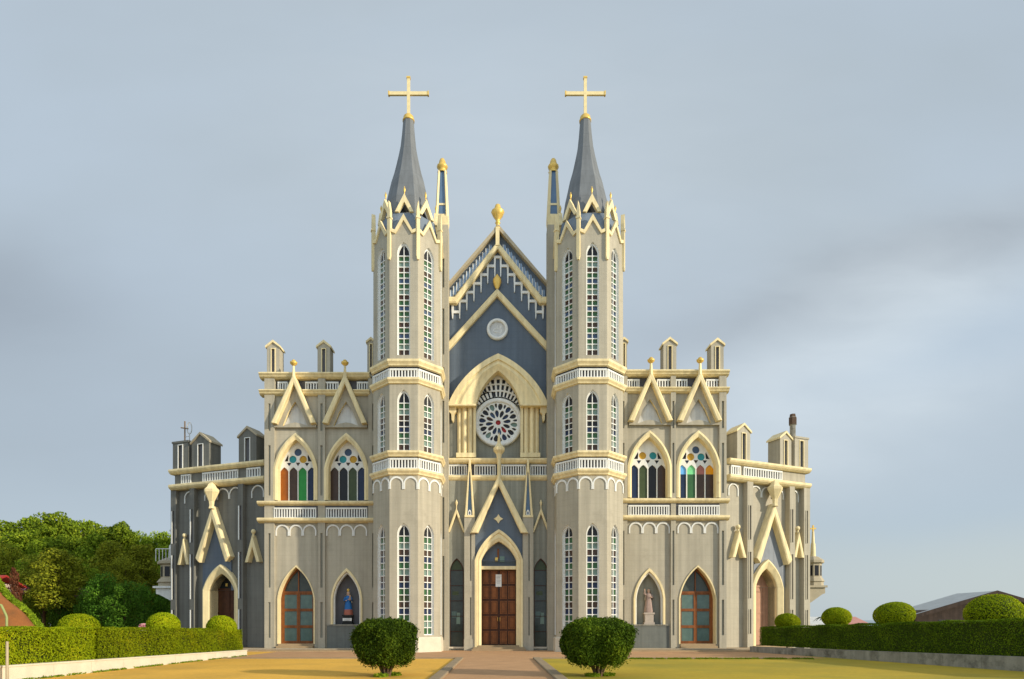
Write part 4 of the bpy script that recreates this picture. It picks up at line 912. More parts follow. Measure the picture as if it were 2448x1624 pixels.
def plinth(x, z, h, m, sgn, label):
    mb = MB(); f = Frame(x, .55); mb.box(f, -.42, .42, 0 + z, z + h * .18, -.3, .3, m); mb.box(f, -.34, .34, z + h * .18, z + h * .85, -.26, .26, m); mb.box(f, -.42, .42, z + h * .85, z + h, -.3, .3, m)
    o = mb.build('pedestal'); tag(o, label, 'pedestal')
    if sgn:
        mb = MB(); mb.box(f, -.36, .36, z + .28, z + .5, .30, .33, 'white')
        for k in range(2): mb.box(f, -.30 + .06 * k, .30 - .08 * k, z + .41 - .09 * k, z + .435 - .09 * k, .33, .333, 'recess')
        mb.build('plaque', o)
plinth(nx, n0, .75, 'dark', True, 'black pedestal with white plaque under the blue robed statue')
statue(nx, .55, n0 + .75, 'robe_blue', 'robe_red', 'veil', 'blue robed and crowned statue standing in an arched niche', False)
nx2 = FR.q(1551, 0, -.5)[0]
plinth(nx2, n0, .95, 'plaster', False, 'pale stone pedestal under the faded pink statue')
statue(nx2, .55, n0 + .95, 'robe_pink', 'robe_pink', 'plaster', 'faded pink statue with one raised arm standing in an arched niche', True)

# ------------------------------------------------------------------ foliage
def leaf_mat(name, cols, rough=0.55, trans=0.25):
    m = bpy.data.materials.new(name); m.use_nodes = True; MATS[name] = m
    nt = m.node_tree; N = nt.nodes.new; L = nt.links.new; b = nt.nodes['Principled BSDF']; out = nt.nodes['Material Output']
    gi = N('ShaderNodeNewGeometry'); tc = N('ShaderNodeTexCoord'); oi = N('ShaderNodeObjectInfo')
    nz = N('ShaderNodeTexNoise'); nz.inputs['Scale'].default_value = 0.9; nz.inputs['Detail'].default_value = 3; L(tc.outputs['Object'], nz.inputs['Vector'])
    ad = N('ShaderNodeMath'); ad.operation = 'MULTIPLY_ADD'; L(gi.outputs['Random Per Island'], ad.inputs[0]); ad.inputs[1].default_value = 0.55; L(nz.outputs[0], ad.inputs[2])
    sb = N('ShaderNodeMath'); sb.operation = 'MULTIPLY_ADD'; L(ad.outputs[0], sb.inputs[0]); sb.inputs[1].default_value = 1.1; sb.inputs[2].default_value = -.35
    rp = N('ShaderNodeValToRGB'); L(sb.outputs[0], rp.inputs[0])
    els = rp.color_ramp.elements
    while len(els) < len(cols): els.new(0.5)
    for i, c in enumerate(cols): els[i].position = i / (len(cols) - 1); els[i].color = (*c, 1)
    hs = N('ShaderNodeHueSaturation'); L(rp.outputs[0], hs.inputs['Color'])
    mr = N('ShaderNodeMapRange'); mr.inputs[3].default_value = 0.75; mr.inputs[4].default_value = 1.3; L(oi.outputs['Random'], mr.inputs[0]); L(mr.outputs[0], hs.inputs['Value'])
    L(hs.outputs[0], b.inputs['Base Color']); b.inputs['Roughness'].default_value = rough + .15; b.inputs['Specular IOR Level'].default_value = 0.08
    tr = N('ShaderNodeBsdfTranslucent'); L(hs.outputs[0], tr.inputs['Color'])
    mx = N('ShaderNodeMixShader'); mx.inputs[0].default_value = trans; L(b.outputs[0], mx.inputs[1]); L(tr.outputs[0], mx.inputs[2]); L(mx.outputs[0], out.inputs[0])
    return m
leaf_mat('hedge_leaf', [(0.12, 0.16, 0.003), (0.20, 0.26, 0.004), (0.28, 0.34, 0.006), (0.42, 0.38, 0.010)])
leaf_mat('shaded_hedge_leaf', [(0.03, 0.05, 0.002), (0.065, 0.115, 0.004), (0.12, 0.19, 0.006), (0.20, 0.26, 0.01)])  # hedge leaf copy darkened: shade on the hedge face put into the colour
leaf_mat('topiary_leaf', [(0.012, 0.024, 0.002), (0.04, 0.075, 0.005), (0.09, 0.155, 0.008), (0.20, 0.26, 0.015)])
leaf_mat('tree_leaf', [(0.06, 0.10, 0.008), (0.13, 0.20, 0.012), (0.24, 0.33, 0.02), (0.40, 0.44, 0.03)])
leaf_mat('olive_leaf', [(0.100, 0.119, 0.010), (0.213, 0.238, 0.017), (0.338, 0.364, 0.024), (0.525, 0.476, 0.036)])
leaf_mat('dark_leaf', [(0.030, 0.071, 0.007), (0.060, 0.143, 0.012), (0.100, 0.214, 0.018), (0.160, 0.286, 0.024)])
leaf_mat('red_leaf', [(0.07, 0.022, 0.012), (0.12, 0.04, 0.02), (0.17, 0.06, 0.03), (0.10, 0.08, 0.03)])
leaf_mat('grass_leaf', [(0.084, 0.126, 0.007), (0.154, 0.238, 0.012), (0.238, 0.336, 0.017), (0.336, 0.364, 0.025)])
leaf_mat('flower_petal', [(0.5, 0.10, 0.15), (0.65, 0.25, 0.3), (0.7, 0.5, 0.5), (0.15, 0.2, 0.04)])
mat('topiary_core', (0.012, 0.02, 0.003), 0.9, 0.3, 3.0); mat('hedge_core', (0.05, 0.075, 0.006), 0.9, 0.3, 2.0); mat('bark', (0.13, 0.085, 0.05), 0.9, 0.25, 3.0, bump=0.8); mat('bark_warm', (0.22, 0.11, 0.05), 0.9, 0.25, 3.0, bump=0.6)
def leaf_mesh(name, C, Nn, size, m, rng, aspect=1.5, tilt=0.6, core=None):
    n = len(C); Nn = Nn / np.maximum(np.linalg.norm(Nn, axis=1, keepdims=True), 1e-6)
    d = Nn + rng.normal(0, tilt, (n, 3)); d /= np.linalg.norm(d, axis=1, keepdims=True)
    r = rng.normal(0, 1, (n, 3)); u = np.cross(d, r); u /= np.linalg.norm(u, axis=1, keepdims=True); v = np.cross(d, u)
    s = (size * rng.uniform(.6, 1.3, n))[:, None]
    V = np.stack([C - u * s * aspect * .5, C + v * s * .45, C + u * s * aspect * .5, C - v * s * .45], 1).reshape(-1, 3)
    F = np.arange(4 * n)
    me = bpy.data.meshes.new(name)
    cv = core.v if core else []; cf = core.f if core else []
    nl = 4 * n + sum(len(f) for f in cf); nf = n + len(cf)
    me.vertices.add(4 * n + len(cv)); me.loops.add(nl); me.polygons.add(nf)
    co = np.concatenate([V, np.array(cv).reshape(-1, 3)]) if cv else V
    me.vertices.foreach_set('co', co.astype(np.float32).ravel())
    li = list(F) + [4 * n + i for f in cf for i in f]; me.loops.foreach_set('vertex_index', li)
    st = list(range(0, 4 * n, 4)); k = 4 * n
    for f in cf: st.append(k); k += len(f)
    me.polygons.foreach_set('loop_start', st)
    me.materials.append(MATS[m]); mi = [0] * n
    if core:
        base = len(me.materials)
        for nm in core.names: me.materials.append(MATS[nm])
        mi += [base + x for x in core.m]
    me.polygons.foreach_set('material_index', mi); me.update(calc_edges=True); me.validate()
    return me
def obj(name, me, parent=None, loc=(0, 0, 0)):
    o = bpy.data.objects.new(name, me); COL.objects.link(o); o.location = loc
    if parent: o.parent = parent
    return o
def bumpy(P, seed, amp, freq):
    r = np.random.default_rng(seed); out = np.zeros(len(P))
    for _ in range(7):
        k = r.normal(0, freq, 3); ph = r.uniform(0, 6.28); out += np.sin(P @ k + ph)
    return 1 + amp * out / 2.6
def ball_cloud(n, rad, seed, amp=.05, freq=2.5, flat=1.0, lo=-1.0, shell=.10):
    r = np.random.default_rng(seed); D = r.normal(0, 1, (n, 3)); D /= np.linalg.norm(D, axis=1, keepdims=True); D = D[D[:, 2] > lo]
    rr = bumpy(D * np.array([1, 1, flat]), seed, amp, freq) * (1 - np.abs(r.normal(0, shell, len(D))))
    return D * rr[:, None] * rad * np.array([1, 1, flat]), D
# clipped balls
def shrub_mesh(seed, rad, flat, n, size):
    C, D = ball_cloud(n, 1.0, seed, .035, 2.5, flat, -.9, .05); core = MB(); core.ball((0, 0, 0), .9, 'hedge_core', 16, 10, 1, 1, flat)
    return leaf_mesh('clipped_shrub', C * rad, D, size, 'hedge_leaf', RNG, 1.5, .7, None), core
def hedge(name, pts, thick, zb, zt, side, label, n_per, group=None, leaf='hedge_leaf'):
    # pts: two ends of the face toward the forecourt; thick grows away from it
    (x0, y0), (x1, y1) = pts; L_ = math.hypot(x1 - x0, y1 - y0); u = np.array([(x1 - x0) / L_, (y1 - y0) / L_]); nrm = np.array([-u[1], u[0]]) * (1 if (-u[1]) * side > 0 else -1)
    r = RNG; A = L_ * (zt[0] - zb)
    def pt(s, t, z): return np.stack([x0 + u[0] * s - nrm[0] * t, y0 + u[1] * s - nrm[1] * t, z], 1)
    C, D = [], []
    def top(s): return zt[0] + (zt[1] - zt[0]) * s / L_ + .03 * np.sin(s * 2.1) + .02 * np.sin(s * 5.3 + 1)
    nf = int(A * n_per); s = r.uniform(0, L_, nf); z = zb + (top(s) - zb) * r.uniform(0, 1, nf); t = .06 * np.sin(s * 1.7 + z * 2) + np.abs(r.normal(0, .05, nf)) + .12 * np.clip((z - top(s) + .25) / .25, 0, 1) ** 2
    C.append(pt(s, t, z)); D.append(np.tile([nrm[0], nrm[1], .15], (nf, 1)))
    nt_ = int(L_ * thick * n_per * .8); s = r.uniform(0, L_, nt_); t = r.uniform(0, thick, nt_); z = top(s) - np.abs(r.normal(0, .035, nt_)) - .12 * np.clip((.2 - t) / .2, 0, 1) ** 2
    C.append(pt(s, t, z)); D.append(np.tile([0, 0, 1.], (nt_, 1)))
    ne = int(thick * (zt[0] - zb) * n_per)
    for e, sgn in ((0, -1), (L_, 1)):
        t = r.uniform(0, thick, ne); zz = zb + (zt[0 if e == 0 else 1] - zb) * r.uniform(0, 1, ne); s = e - sgn * np.abs(r.normal(0, .05, ne)) * np.ones(ne)
        C.append(pt(s, t, zz)); D.append(np.tile([sgn * u[0], sgn * u[1], .1], (ne, 1)))
    core = MB(); fr2 = Frame(x0, y0, u[0], u[1]); sg = 1 if (fr2.nx * nrm[0] + fr2.ny * nrm[1]) > 0 else -1
    o0, o1 = sorted((-sg * .12, -sg * (thick - .05))); P = [fr2.p(a, z, o) for o in (o0, o1) for a, z in ((.1, zb), (L_ - .1, zb), (L_ - .1, zt[1] - .12), (.1, zt[0] - .12))]
    core.v = P; core.f = [(0, 1, 2, 3), (4, 5, 6, 7), (0, 1, 5, 4), (3, 2, 6, 7), (0, 3, 7, 4), (1, 2, 6, 5)]; core.m = [0] * 6; core.names = ['hedge_core']
    return tag(obj(name, leaf_mesh(name, np.concatenate(C), np.concatenate(D), .046, leaf, RNG, 1.6, .65, core)), label, 'hedge', group)
LX0, LX1 = (-17.35, -30.5), (-16.45, -9.0)
def lx(y): return LX0[0] + (LX1[0] - LX0[0]) * (y - LX0[1]) / (LX1[1] - LX0[1])
hedge('hedge', ((lx(-30) - .22, -30), (lx(-23.1) - .22, -23.1)), 1.25, .45, (1.92, 1.90), 1, 'clipped yellow-green hedge section nearest the white wall end, with a thin post before it', 1300, 'clipped hedges along the forecourt')
hedge('hedge', ((lx(-22.9) - .22, -22.9), (lx(-9.05) - .22, -9.05)), 1.25, .40, (1.90, 1.74), 1, 'clipped sunlit hedge on the white wall reaching to the dark wing', 1100, 'clipped hedges along the forecourt')
def rx(y): return 19.15 + (22.95 - 19.15) * (-3.0 - y) / (-3.0 + 22.7)
hedge('hedge', ((rx(-3.2) + .3, -3.2), (rx(-29) + .3, -29)), 1.3, .50, (1.86, 2.46), -1, 'long shaded dark green hedge on the grey stone kerb wall', 800, 'clipped hedges along the forecourt', 'shaded_hedge_leaf')
def low_wall(name, p0, p1, h0, h1, th, m, label, cap, side):
    mb = MB(); f = Frame(*p0, p1[0] - p0[0], p1[1] - p0[1]); L_ = math.hypot(p1[0] - p0[0], p1[1] - p0[1]); n = max(2, int(L_ / 2.0)); o = sorted((0, side * th))
    for k in range(n):
        a0, a1 = L_ * k / n + .006, L_ * (k + 1) / n - .006; z0, z1 = h0 + (h1 - h0) * k / n, h0 + (h1 - h0) * (k + 1) / n
        mb.prism(f, [(a0, -.05), (a1, -.05), (a1, z1), (a0, z0)], o[0], o[1], m, back=True)
    if cap: mb.prism(f, [(0, h0 - .01), (L_, h1 - .01), (L_, h1 + .05), (0, h0 + .05)], o[0] - .03, o[1] + .03, m, back=True)
    return tag(mb.build(name), label, 'low wall')
low_wall('retaining_wall', (lx(-30), -30), (lx(-8.9), -8.9), .56, .34, .3, 'limestone', 'low cream white retaining wall under the sunlit hedge', True, -1)
low_wall('retaining_wall', (rx(-3), -3), (rx(-29), -29), .42, .70, .34, 'stone', 'weathered grey stone retaining wall under the long dark hedge', False, 1)
sm_core = {}
def shrub(px, width_px, ytop, depth, label, seed):
    depth += 1.3 if px > 1191 else .9
    k = depth / FPX; rad = width_px * k / 2; x = (px - PX0) * k; zt = CAM_Z + (PY0 - ytop) * k
    flat = .78 if px < 1191 else .74
    rad *= .89; zc = zt - rad * flat - .03
    C, D = ball_cloud(11000, 1.0, seed, .03, 2.4, flat, -.95, .04); core = MB(); core.ball((0, 0, 0), rad * .9, 'hedge_core', 16, 10, 1, 1, flat); core.tube([(0, 0, -zc), (0, 0, -rad * .4)], .07, 'bark', 8)
    tag(obj('clipped_shrub', leaf_mesh('clipped_shrub', C * rad, D, .052, 'hedge_leaf', RNG, 1.5, .7, core), None, (x, CAM_Y + depth, zc)), label, 'shrub', 'clipped round shrubs behind the hedges')
shrub(189, 100, 1466, 26.5, 'round clipped shrub before the tall tree trunks, beside the two hedge sections', 11)
shrub(391, 84, 1463, 32.6, 'round clipped shrub behind the flower box, close to the dark wing corner', 12)
shrub(530, 76, 1470, 38.5, 'small neat round shrub before the dark wing doorway', 13)
shrub(1882, 64, 1465, 44.3, 'low round shrub before the pale wing door', 14)
shrub(2000, 72, 1451, 39.6, 'round shrub with a loose sprig on top, next to the pink roof', 15)
shrub(2138, 99, 1437, 35.2, 'tall smooth round shrub between the pink roof and the barn', 16)
shrub(2376, 134, 1419, 31.0, 'largest round clipped shrub, in front of the brown barn', 17)

# ------------------------------------------------------------------ the two topiary bushes in the foreground
def topiary(px, depth, rad, ztop, seed, label):
    k = depth / FPX; x = (px - PX0) * k; root = tag(empty('topiary_bush', (x, CAM_Y + depth, 0)), label, 'bush', 'topiary bushes beside the path')
    r = np.random.default_rng(seed); zc = ztop * .58; zb = .5
    n = 52000; t = r.beta(1.15, 1.0, n); th = r.uniform(0, 6.2832, n)
    env = np.interp(t, [0, .12, .3, .5, .72, .88, 1.0], [.50, .74, .90, .98, 1.0, .94, .70])
    lump = bumpy(np.stack([np.cos(th) * 1.1, np.sin(th) * 1.1, t * 1.9], 1), seed, .06, 2.2) * bumpy(np.stack([np.cos(th), np.sin(th), t * 1.6], 1), seed + 9, .11, 5.5)
    depth_in = np.where(r.uniform(0, 1, n) < .7, np.abs(r.normal(0, .07, n)), r.uniform(0, .5, n)); q = env * lump * (1 - depth_in); spr = bumpy(np.stack([np.cos(th) * 2, np.sin(th) * 2, t * 3], 1), seed + 4, 1.0, 9.0) - 1; q += np.where((spr > .75) & (r.uniform(0, 1, n) < .6), r.uniform(0, .13, n), 0)
    cap = t > .93; q[cap] = (env * lump)[cap] * np.sqrt(r.uniform(0, 1, cap.sum()))
    P = np.stack([q * np.cos(th) * rad, q * np.sin(th) * rad * .95, zb + t * (ztop - zb) * (1 + .025 * np.sin(2 * th + seed) + .02 * np.sin(5 * th + 1)) + (.07 - .17 * np.clip(q, 0, 1.2) ** 2) * np.clip((t - .7) / .3, 0, 1) + r.normal(0, .035, n)], 1)
    hang = r.uniform(0, 1, n) < .12; P[hang & (t < .35), 2] -= r.uniform(0, .22, (hang & (t < .35)).sum())
    D = np.stack([np.cos(th), np.sin(th), (t - .35) * 1.4], 1)
    core = MB(); core.lathe((0, 0, 0), [(rad * k * .74, zb + .06 + tt * (ztop - zb) * .9) for tt, k in ((0, .02), (.02, .2), (.15, .6), (.35, .88), (.6, 1), (.85, .85), (.97, .5), (1, .02))], 'topiary_core', 18, True)
    obj('crown', leaf_mesh('crown', P, D, .05, 'topiary_leaf', r, 2.0, .9, core), root)
    mb = MB()
    for j in range(9):
        a = j * .7 + .3; b = Vector((math.cos(a) * .14, math.sin(a) * .14, -.02)); e = Vector((math.cos(a) * rad * .5, math.sin(a) * rad * .45, zc)); m_ = b.lerp(e, .5) + Vector((0, 0, .1))
        mb.tube([b, b + Vector((math.cos(a) * .04, math.sin(a) * .04, .22)), m_, e], [.055, .05, .038, .02], 'bark', 7)
    mb.build('trunk', root)
    # ring of grass at its foot
    n = 1500; t = r.uniform(0, 6.283, n); q = (.35 + .3 * np.sin(2 * t + seed)) * np.sqrt(r.uniform(0, 1, n)) * (1 + .15 * np.sin(3 * t)); Cg = np.stack([q * np.cos(t) + x, q * np.sin(t) + CAM_Y + depth, r.uniform(0, .10, n)], 1)
    o = obj('grass', leaf_mesh('grass', Cg, np.stack([np.cos(t), np.sin(t), 0 * t], 1), .07, 'grass_leaf', r, 2.2, .6)); o['kind'] = 'stuff'
topiary(923, 24.6, 1.30, 2.14, 31, 'dark green topiary bush on several stems left of the central path')
topiary(1431, 24.6, 1.44, 2.18, 32, 'broader uneven topiary bush on several stems right of the central path')

# ------------------------------------------------------------------ trees beyond the hedge
def tree_mesh(seed, h, w, m, n, leaf, low=.22, columnar=0.0):
    r = np.random.default_rng(seed); core = MB(); K = 15 if not columnar else 11
    th = h * (low + .12); pts = []
    trunk = MB(); lean = r.normal(0, .25, 2)
    trunk.tube([(0, 0, -.1), (lean[0] * .3, lean[1] * .3, th * .6), (lean[0] * .8, lean[1] * .8, th * 1.3), (lean[0], lean[1], h * .75)], [.026 * h * .55, .02 * h * .55, .015 * h * .55, .02], 'bark_warm' if seed % 2 else 'bark', 8)
    C, D = [], []
    for k in range(K):
        f = (k + .5) / K; zc = h * (low + (0.94 - low) * f); env = math.sin(math.pi * (0.12 + .80 * f)) ** .8 * (1 - .35 * f) if not columnar else (1 - f) ** .6 + .15
        a = k * 2.4 + r.uniform(-.4, .4); rad = w * .5 * env * r.uniform(.35, .75); c = np.array([math.cos(a) * rad + lean[0] * f, math.sin(a) * rad + lean[1] * f, zc])
        cr = w * r.uniform(.17, .27) * (1.1 - .35 * f); nn = int(n / K); d = r.normal(0, 1, (nn, 3)); d /= np.linalg.norm(d, axis=1, keepdims=True)
        rr = bumpy(d, seed * 31 + k, .20, 3.0) * (1 - np.abs(r.normal(0, .22, nn)))
        C.append(c + d * rr[:, None] * cr * np.array([1, 1, .8])); D.append(d + np.array([0, 0, .25]))
        trunk.tube([(lean[0] * f * .8, lean[1] * f * .8, zc - cr * 1.2), tuple(c)], [.011 * h * .5, .03], 'bark', 6)
    return leaf_mesh('crown', np.concatenate(C), np.concatenate(D), leaf, m, r, 1.5, .7), trunk
KINDS = {}
def mk(key, *a):
    me, tr = tree_mesh(*a); t = tr.build('trunk'); tm = t.data; bpy.data.objects.remove(t); KINDS[key] = (me, tm)
mk('a', 41, 12, 8.5, 'tree_leaf', 14000, .18); mk('b', 42, 12, 7.5, 'tree_leaf', 14000, .18); mk('o', 43, 11, 7.5, 'olive_leaf', 13000, .16, .18); mk('d', 44, 8, 6.5, 'dark_leaf', 10000, .15, .06); mk('c', 45, 10, 6.0, 'olive_leaf', 12000, .15, .12); mk('p', 47, 12, 6.0, 'olive_leaf', 10000, .16, .42); mk('r', 46, 6, 3.4, 'red_leaf', 2600, .18, .3)
TREES = [  # px, y of the top, depth, kind, width factor
 (22, 1240, 92, 'a', 1.0), (84, 1230, 94, 'b', .85), (124, 1222, 90, 'a', .8), (152, 1248, 96, 'b', .9), (184, 1236, 93, 'a', .8), (222, 1241, 95, 'b', .85), (256, 1253, 92, 'a', .85), (290, 1241, 91, 'b', .75), (322, 1262, 95, 'a', .9), (352, 1279, 91, 'b', .8), (376, 1267, 93, 'a', .7), (400, 1280, 96, 'b', .8),
 (-30, 1255, 84, 'o', 1.1), (50, 1268, 82, 'a', 1.0), (115, 1280, 80, 'b', 1.0), (175, 1276, 83, 'a', .95), (235, 1272, 81, 'b', .95),
 (8, 1305, 74, 'o', 1.0), (85, 1318, 71, 'b', .95), (150, 1330, 69, 'a', .9), (262, 1292, 72, 'c', 1.0), (335, 1297, 74, 'c', 1.05), (298, 1330, 68, 'o', .85), (205, 1345, 66, 'b', .8),
 (255, 1375, 60, 'd', 1.0), (300, 1392, 58, 'd', .95), (205, 1408, 61, 'd', .8), (345, 1398, 62, 'd', .85), (392, 1408, 63, 'd', .8), (150, 1415, 63, 'd', .7), (36, 1352, 57, 'r', .35), (142, 1312, 63, 'p', 1.35), (104, 1318, 66, 'p', 1.35)]
NAMES = {'a': ('dense_tree', 'tall green leafy tree in the wood behind the hedge'), 'b': ('dense_tree', 'tall green leafy tree in the wood behind the hedge'), 'o': ('olive_tree', 'olive-brown leafy tree in the wood behind the hedge'), 'd': ('bushy_tree', 'low dark bushy tree at the foot of the wood'), 'c': ('pointed_tree', 'pointed yellowish olive tree close to the dark wing'), 'p': ('bare_trunk_tree', 'green tree with a tall bare orange-brown trunk at the edge of the wood'), 'r': ('red_tree', 'small dark red leafed tree above the earth bank')}
HT = {'a': 12, 'b': 12, 'o': 11, 'd': 8, 'c': 10, 'r': 6, 'p': 12}
for i, (px, yt, dp, kd, wf) in enumerate(TREES):
    k = dp / FPX; x = (px - PX0) * k; H = CAM_Z + (PY0 - yt) * k; nm, lb = NAMES[kd]
    root = tag(empty(nm, (x, CAM_Y + dp, 0)), lb, 'tree', None if kd == 'r' else {'a': 'tall green trees of the wood', 'b': 'tall green trees of the wood', 'o': 'olive trees of the wood', 'd': 'low dark trees of the wood', 'c': 'pointed trees by the wing', 'p': 'bare trunked trees'}[kd])
    s = H / (HT[kd] * 1.0); root.scale = (s * wf, s * wf, s); root.rotation_euler.z = i * 1.7
    obj('crown', KINDS[kd][0], root); obj('trunk', KINDS[kd][1], root)

# ------------------------------------------------------------------ earth bank, houses and small things beyond the hedges
mat('red_earth', (0.27, 0.10, 0.028), 0.95, 0.2, 0.8, bump=0.7, stain=((0.16, 0.07, 0.025), 0.55, 0.9)); mat('roof_red', (0.33, 0.03, 0.025), 0.7, 0.2, 3); mat('house_wall', (0.55, 0.42, 0.36), 0.8, 0.12, 2)
mat('barn_wood', (0.055, 0.035, 0.026), 0.85, 0.3, 2.0, streak=0.4); mat('roof_grey', (0.42, 0.43, 0.42), 0.6, 0.1, 1.0); mat('roof_pink', (0.50, 0.24, 0.20), 0.8, 0.15, 2); mat('rail', (0.30, 0.34, 0.12), 0.5, 0.1, 3)
def bank():
    sm = lambda t: max(0, min(1, t)) ** 2 * (3 - 2 * max(0, min(1, t)))
    def hh(x, y): return (min(4.6, max(0, (-27.0 - .72 * (y + 11) - x)) * 1.05) * (1 + .05 * math.sin(x * 2.3 + y)) * sm((y + 12.6) / 3.4) + .35 * sm((y + 9.2) / 1.5)) * (1 - .6 * sm((y + 7.0) / 3))
    mb = MB(); rows = [[(-60 + 33 * j / 80, -12.6 + 10.5 * i / 30, hh(-60 + 33 * j / 80, -12.6 + 10.5 * i / 30) - .03) for j in range(81)] for i in range(31)]
    mb.grid(rows, 'red_earth', True); struct(mb.build('earth_bank'))
    r = RNG; m = 16000; x = r.uniform(-45, -27.5, m); y = r.uniform(-9.0, -7.0, m); k_ = x < -27.6 - .72 * (y + 11); x, y = x[k_], y[k_]; m = len(x)
    C = np.array([(a, b, hh(a, b) + c) for a, b, c in zip(x, y, r.uniform(.02, .22, m))])
    o = obj('grass', leaf_mesh('grass', C, np.tile([0, -.6, .7], (m, 1)), .13, 'grass_leaf', r, 2.0, .7)); o['kind'] = 'stuff'
bank()
def house(name, x, y, w, dpt, zw, zr, wall, roof, label, ridge_x=True, base=0.0):
    root = tag(empty(name, (x, y, base)), label, 'house'); f = Frame(0, 0)
    mb = MB(); mb.box(f, -w / 2, w / 2, 0, zw, -dpt, 0, wall)
    if not ridge_x: mb.prism(f, [(-w / 2, zw), (w / 2, zw), (0, zr - .1)], -dpt, 0, wall, back=True)
    for k in range(3): mb.box(f, -w * .35 + k * w * .28, -w * .35 + k * w * .28 + w * .14, zw * .35, zw * .8, -.02, .02, 'dark')
    mb.build('wall', root); mb = MB(); ov = .5
    if ridge_x:
        P = [(-ov, zw - .1), (dpt / 2, zr), (dpt + ov, zw - .1)]
        mb.grid([[(-w / 2 - ov, yy, zz) for yy, zz in P], [(w / 2 + ov, yy, zz) for yy, zz in P]], roof); mb.grid([[(-w / 2 - ov, yy, zz - .18) for yy, zz in P], [(w / 2 + ov, yy, zz - .18) for yy, zz in P]], roof)
        for sx in (-1, 1): mb.grid([[(sx * (w / 2 + ov), yy, zz) for yy, zz in P], [(sx * (w / 2 + ov), yy, zz - .18) for yy, zz in P]], roof)
        mb.grid([[(-w / 2 - ov, -ov, zw - .1), (w / 2 + ov, -ov, zw - .1)], [(-w / 2 - ov, -ov, zw - .28), (w / 2 + ov, -ov, zw - .28)]], roof)
    else: mb.band(f, [(-w / 2 - ov, zw - .2), (0, zr + .15), (w / 2 + ov, zw - .2)], [(-w / 2 - ov, zw - .45), (0, zr - .15), (w / 2 + ov, zw - .45)], -dpt - .3, .6, roof)
    mb.build('roof', root)
    if not ridge_x:
        mb = MB(); mb.band(f, [(-w / 2 - ov - .02, zw - .17), (0, zr + .18), (w / 2 + ov + .02, zw - .17)], [(-w / 2 - ov - .02, zw - .55), (0, zr - .25), (w / 2 + ov + .02, zw - .55)], .6, .68, wall); mb.build('barge_board', root)
    return root
def at(px, depth): return (px - PX0) * depth / FPX, CAM_Y + depth
def zat(py, depth): return CAM_Z + (PY0 - py) * depth / FPX
x, y = at(-78, 57); house('cottage', x, y, 3.0, 4, zat(1392, 57) - 1, zat(1371, 57) - 1, 'house_wall', 'roof_red', 'small red roofed cottage behind the grassy bank', True, 1.0)
D_ = 62; x, y = at(2372, D_); house('barn', x, y, 15.2, 4.5, zat(1466, D_), zat(1417, D_), 'barn_wood', 'roof_grey', 'dark brown wooden barn with a low pitched roof', False)
D_ = 90; x, y = at(2035, D_); house('house', x, y, 3.6, 6, zat(1489, D_), zat(1474, D_), 'house_wall', 'roof_pink', 'far house with a pink tiled roof peeking over the hedge', True)
D_ = 85; x, y = at(1955, D_); house('house', x, y, 3.2, 6, zat(1491, D_), zat(1474, D_), 'house_wall', 'panel', 'far house with a white roof beside the sunlit wing', True)
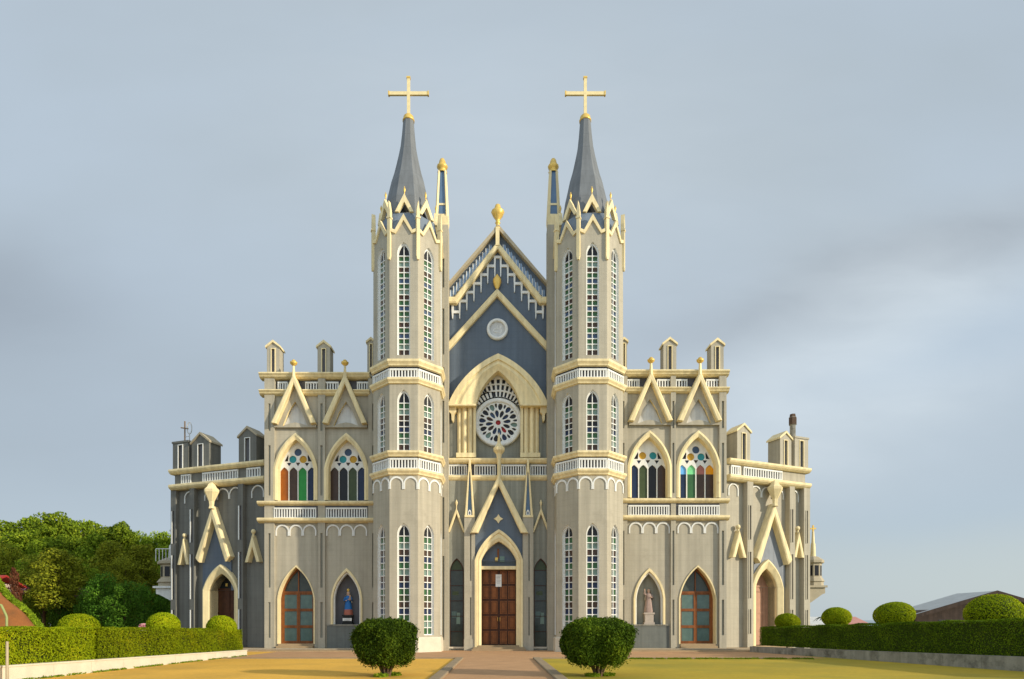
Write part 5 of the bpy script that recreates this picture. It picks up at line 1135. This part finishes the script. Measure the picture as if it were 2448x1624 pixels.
def small():
    x, y = at(17, 21.6); mb = MB(); mb.tube([(x, y, 0), (x, y, zat(1534, 21.6))], .045, 'stone_warm', 8); tag(mb.build('post'), 'thin pale post standing in front of the hedge and wall', 'post')
    d = 27; mb = MB(); P = [at(-12, d) + (zat(1443, d),), at(3, d) + (zat(1447, d),), at(14, d) + (zat(1470, d),), at(16, d) + (zat(1476, d),), at(16, d) + (0.0,)]; mb.tube(P, .05, 'rail', 7)
    tag(mb.build('handrail'), 'bent green metal handrail before the red earth bank', 'handrail')
    d = 36; x, y = at(357, d); root = tag(empty('flower_box', (x, y, 0)), 'box of pink flowers behind the hedge, beside a round shrub', 'planter'); mb = MB(); mb.box(Frame(0, 0), -.66, .66, 0, zat(1500, d), -.4, 0, 'house_wall'); mb.build('box', root)
    n = 700; C = np.stack([RNG.uniform(-.65, .65, n), RNG.uniform(-.05, .42, n), zat(1500, d) + RNG.uniform(-.03, .2, n)], 1); obj('flowers', leaf_mesh('flowers', C, np.tile([0, -.5, 1.], (n, 1)), .07, 'flower_petal', RNG, 1.1, .8), root)
    d = 64
    for i, (px, py, w) in enumerate(((32, 1418, 1.0), (50, 1410, .8), (200, 1420, .9))):
        x, y = at(px, d); z = zat(py, d); n = 900; C, D = ball_cloud(n, w, 60 + i, .1, 3, .7, -.8, .3); C[:, 2] += z; core = MB(); core.tube([(0, 0, 0), (0, 0, z)], .06, 'bark', 6)
        tag(obj('flowering_shrub', leaf_mesh('flowering_shrub', C, D, .14, 'flower_petal', RNG, 1.2, .8, core), None, (x, y, 0)), ('pink flowering shrub below the red roof', 'taller pink flowering shrub right beside the red roofed cottage', 'pink flowering shrub among the dark trees')[i], 'shrub')
    # banana-like plant next to the far houses
    d = 70; x, y = at(1975, d); root = tag(empty('broadleaf_plant', (x, y, 0)), 'tall broad leaved plant rising behind the hedge beside the wing', 'plant'); mb = MB(); mb.tube([(0, 0, 0), (.1, 0, 2.2), (.1, 0, 3.2)], [.12, .1, .05], 'bark', 7); mb.build('stem', root)
    mb = MB()
    for j in range(11):
        a = j * 2.4; u = Vector((math.cos(a), math.sin(a), 0)); v = Vector((-u.y, u.x, 0)); l = 1.1 + .3 * (j % 3); rows = []
        for k in range(6):
            t = k / 5; c = Vector((.1, 0, 2.7)) + u * l * t + Vector((0, 0, l * (.75 * t - .95 * t * t))); ww = .17 * math.sin(math.pi * (.08 + .9 * t)); rows.append([c - v * ww + Vector((0, 0, .05)), c, c + v * ww + Vector((0, 0, .05))])
        mb.grid(rows, 'topiary_leaf', True)
    mb.build('leaves', root)
    mb = MB(); rows = []
    for i in range(41):
        X = 120 + i * 30; h = 14 + 7 * math.sin(i * .31) + 3 * math.sin(i * .9); rows.append([(X, 860, -2), (X, 900, h * .6), (X, 960, h)])
    mb.grid(rows, 'hill', True); struct(mb.build('hills'))
mat('hill', (0.30, 0.36, 0.40), 1.0, 0.05, 0.01); small()

# ------------------------------------------------------------------ low grass along the edges of the lawn and walls
def edge_grass():
    r = np.random.default_rng(5); C = []
    def strip(p0, p1, w, n, h):
        t = r.uniform(0, 1, n); keep = np.sin(t * 37 + 1) + np.sin(t * 91) + r.normal(0, .6, n) > -.5; t = t[keep]; m = len(t)
        d = np.array([p1[0] - p0[0], p1[1] - p0[1]]); l = np.hypot(*d); u = d / l; s = np.abs(r.normal(0, w, m))
        C.append(np.stack([p0[0] + d[0] * t - u[1] * s, p0[1] + d[1] * t + u[0] * s, r.uniform(0, h, m)], 1))
    strip((18.6, -12.75), (7.0, -12.75), .16, 5000, .06)                      # back edge of the lawn
    strip((rx(-29) - .03, -29), (rx(-3) - .03, -3), .10, 5200, .09)           # foot of the grey wall
    strip((lx(-9) + .03, -9.2), (lx(-29) + .03, -29), .06, 1500, .06)          # foot of the white wall
    C_ = np.concatenate(C); n = len(C_)
    o = obj('grass', leaf_mesh('grass', C_, np.stack([r.normal(0, 1, n), r.normal(0, 1, n), np.zeros(n)], 1), .055, 'grass_leaf', r, 2.2, .5)); o['kind'] = 'stuff'
edge_grass()
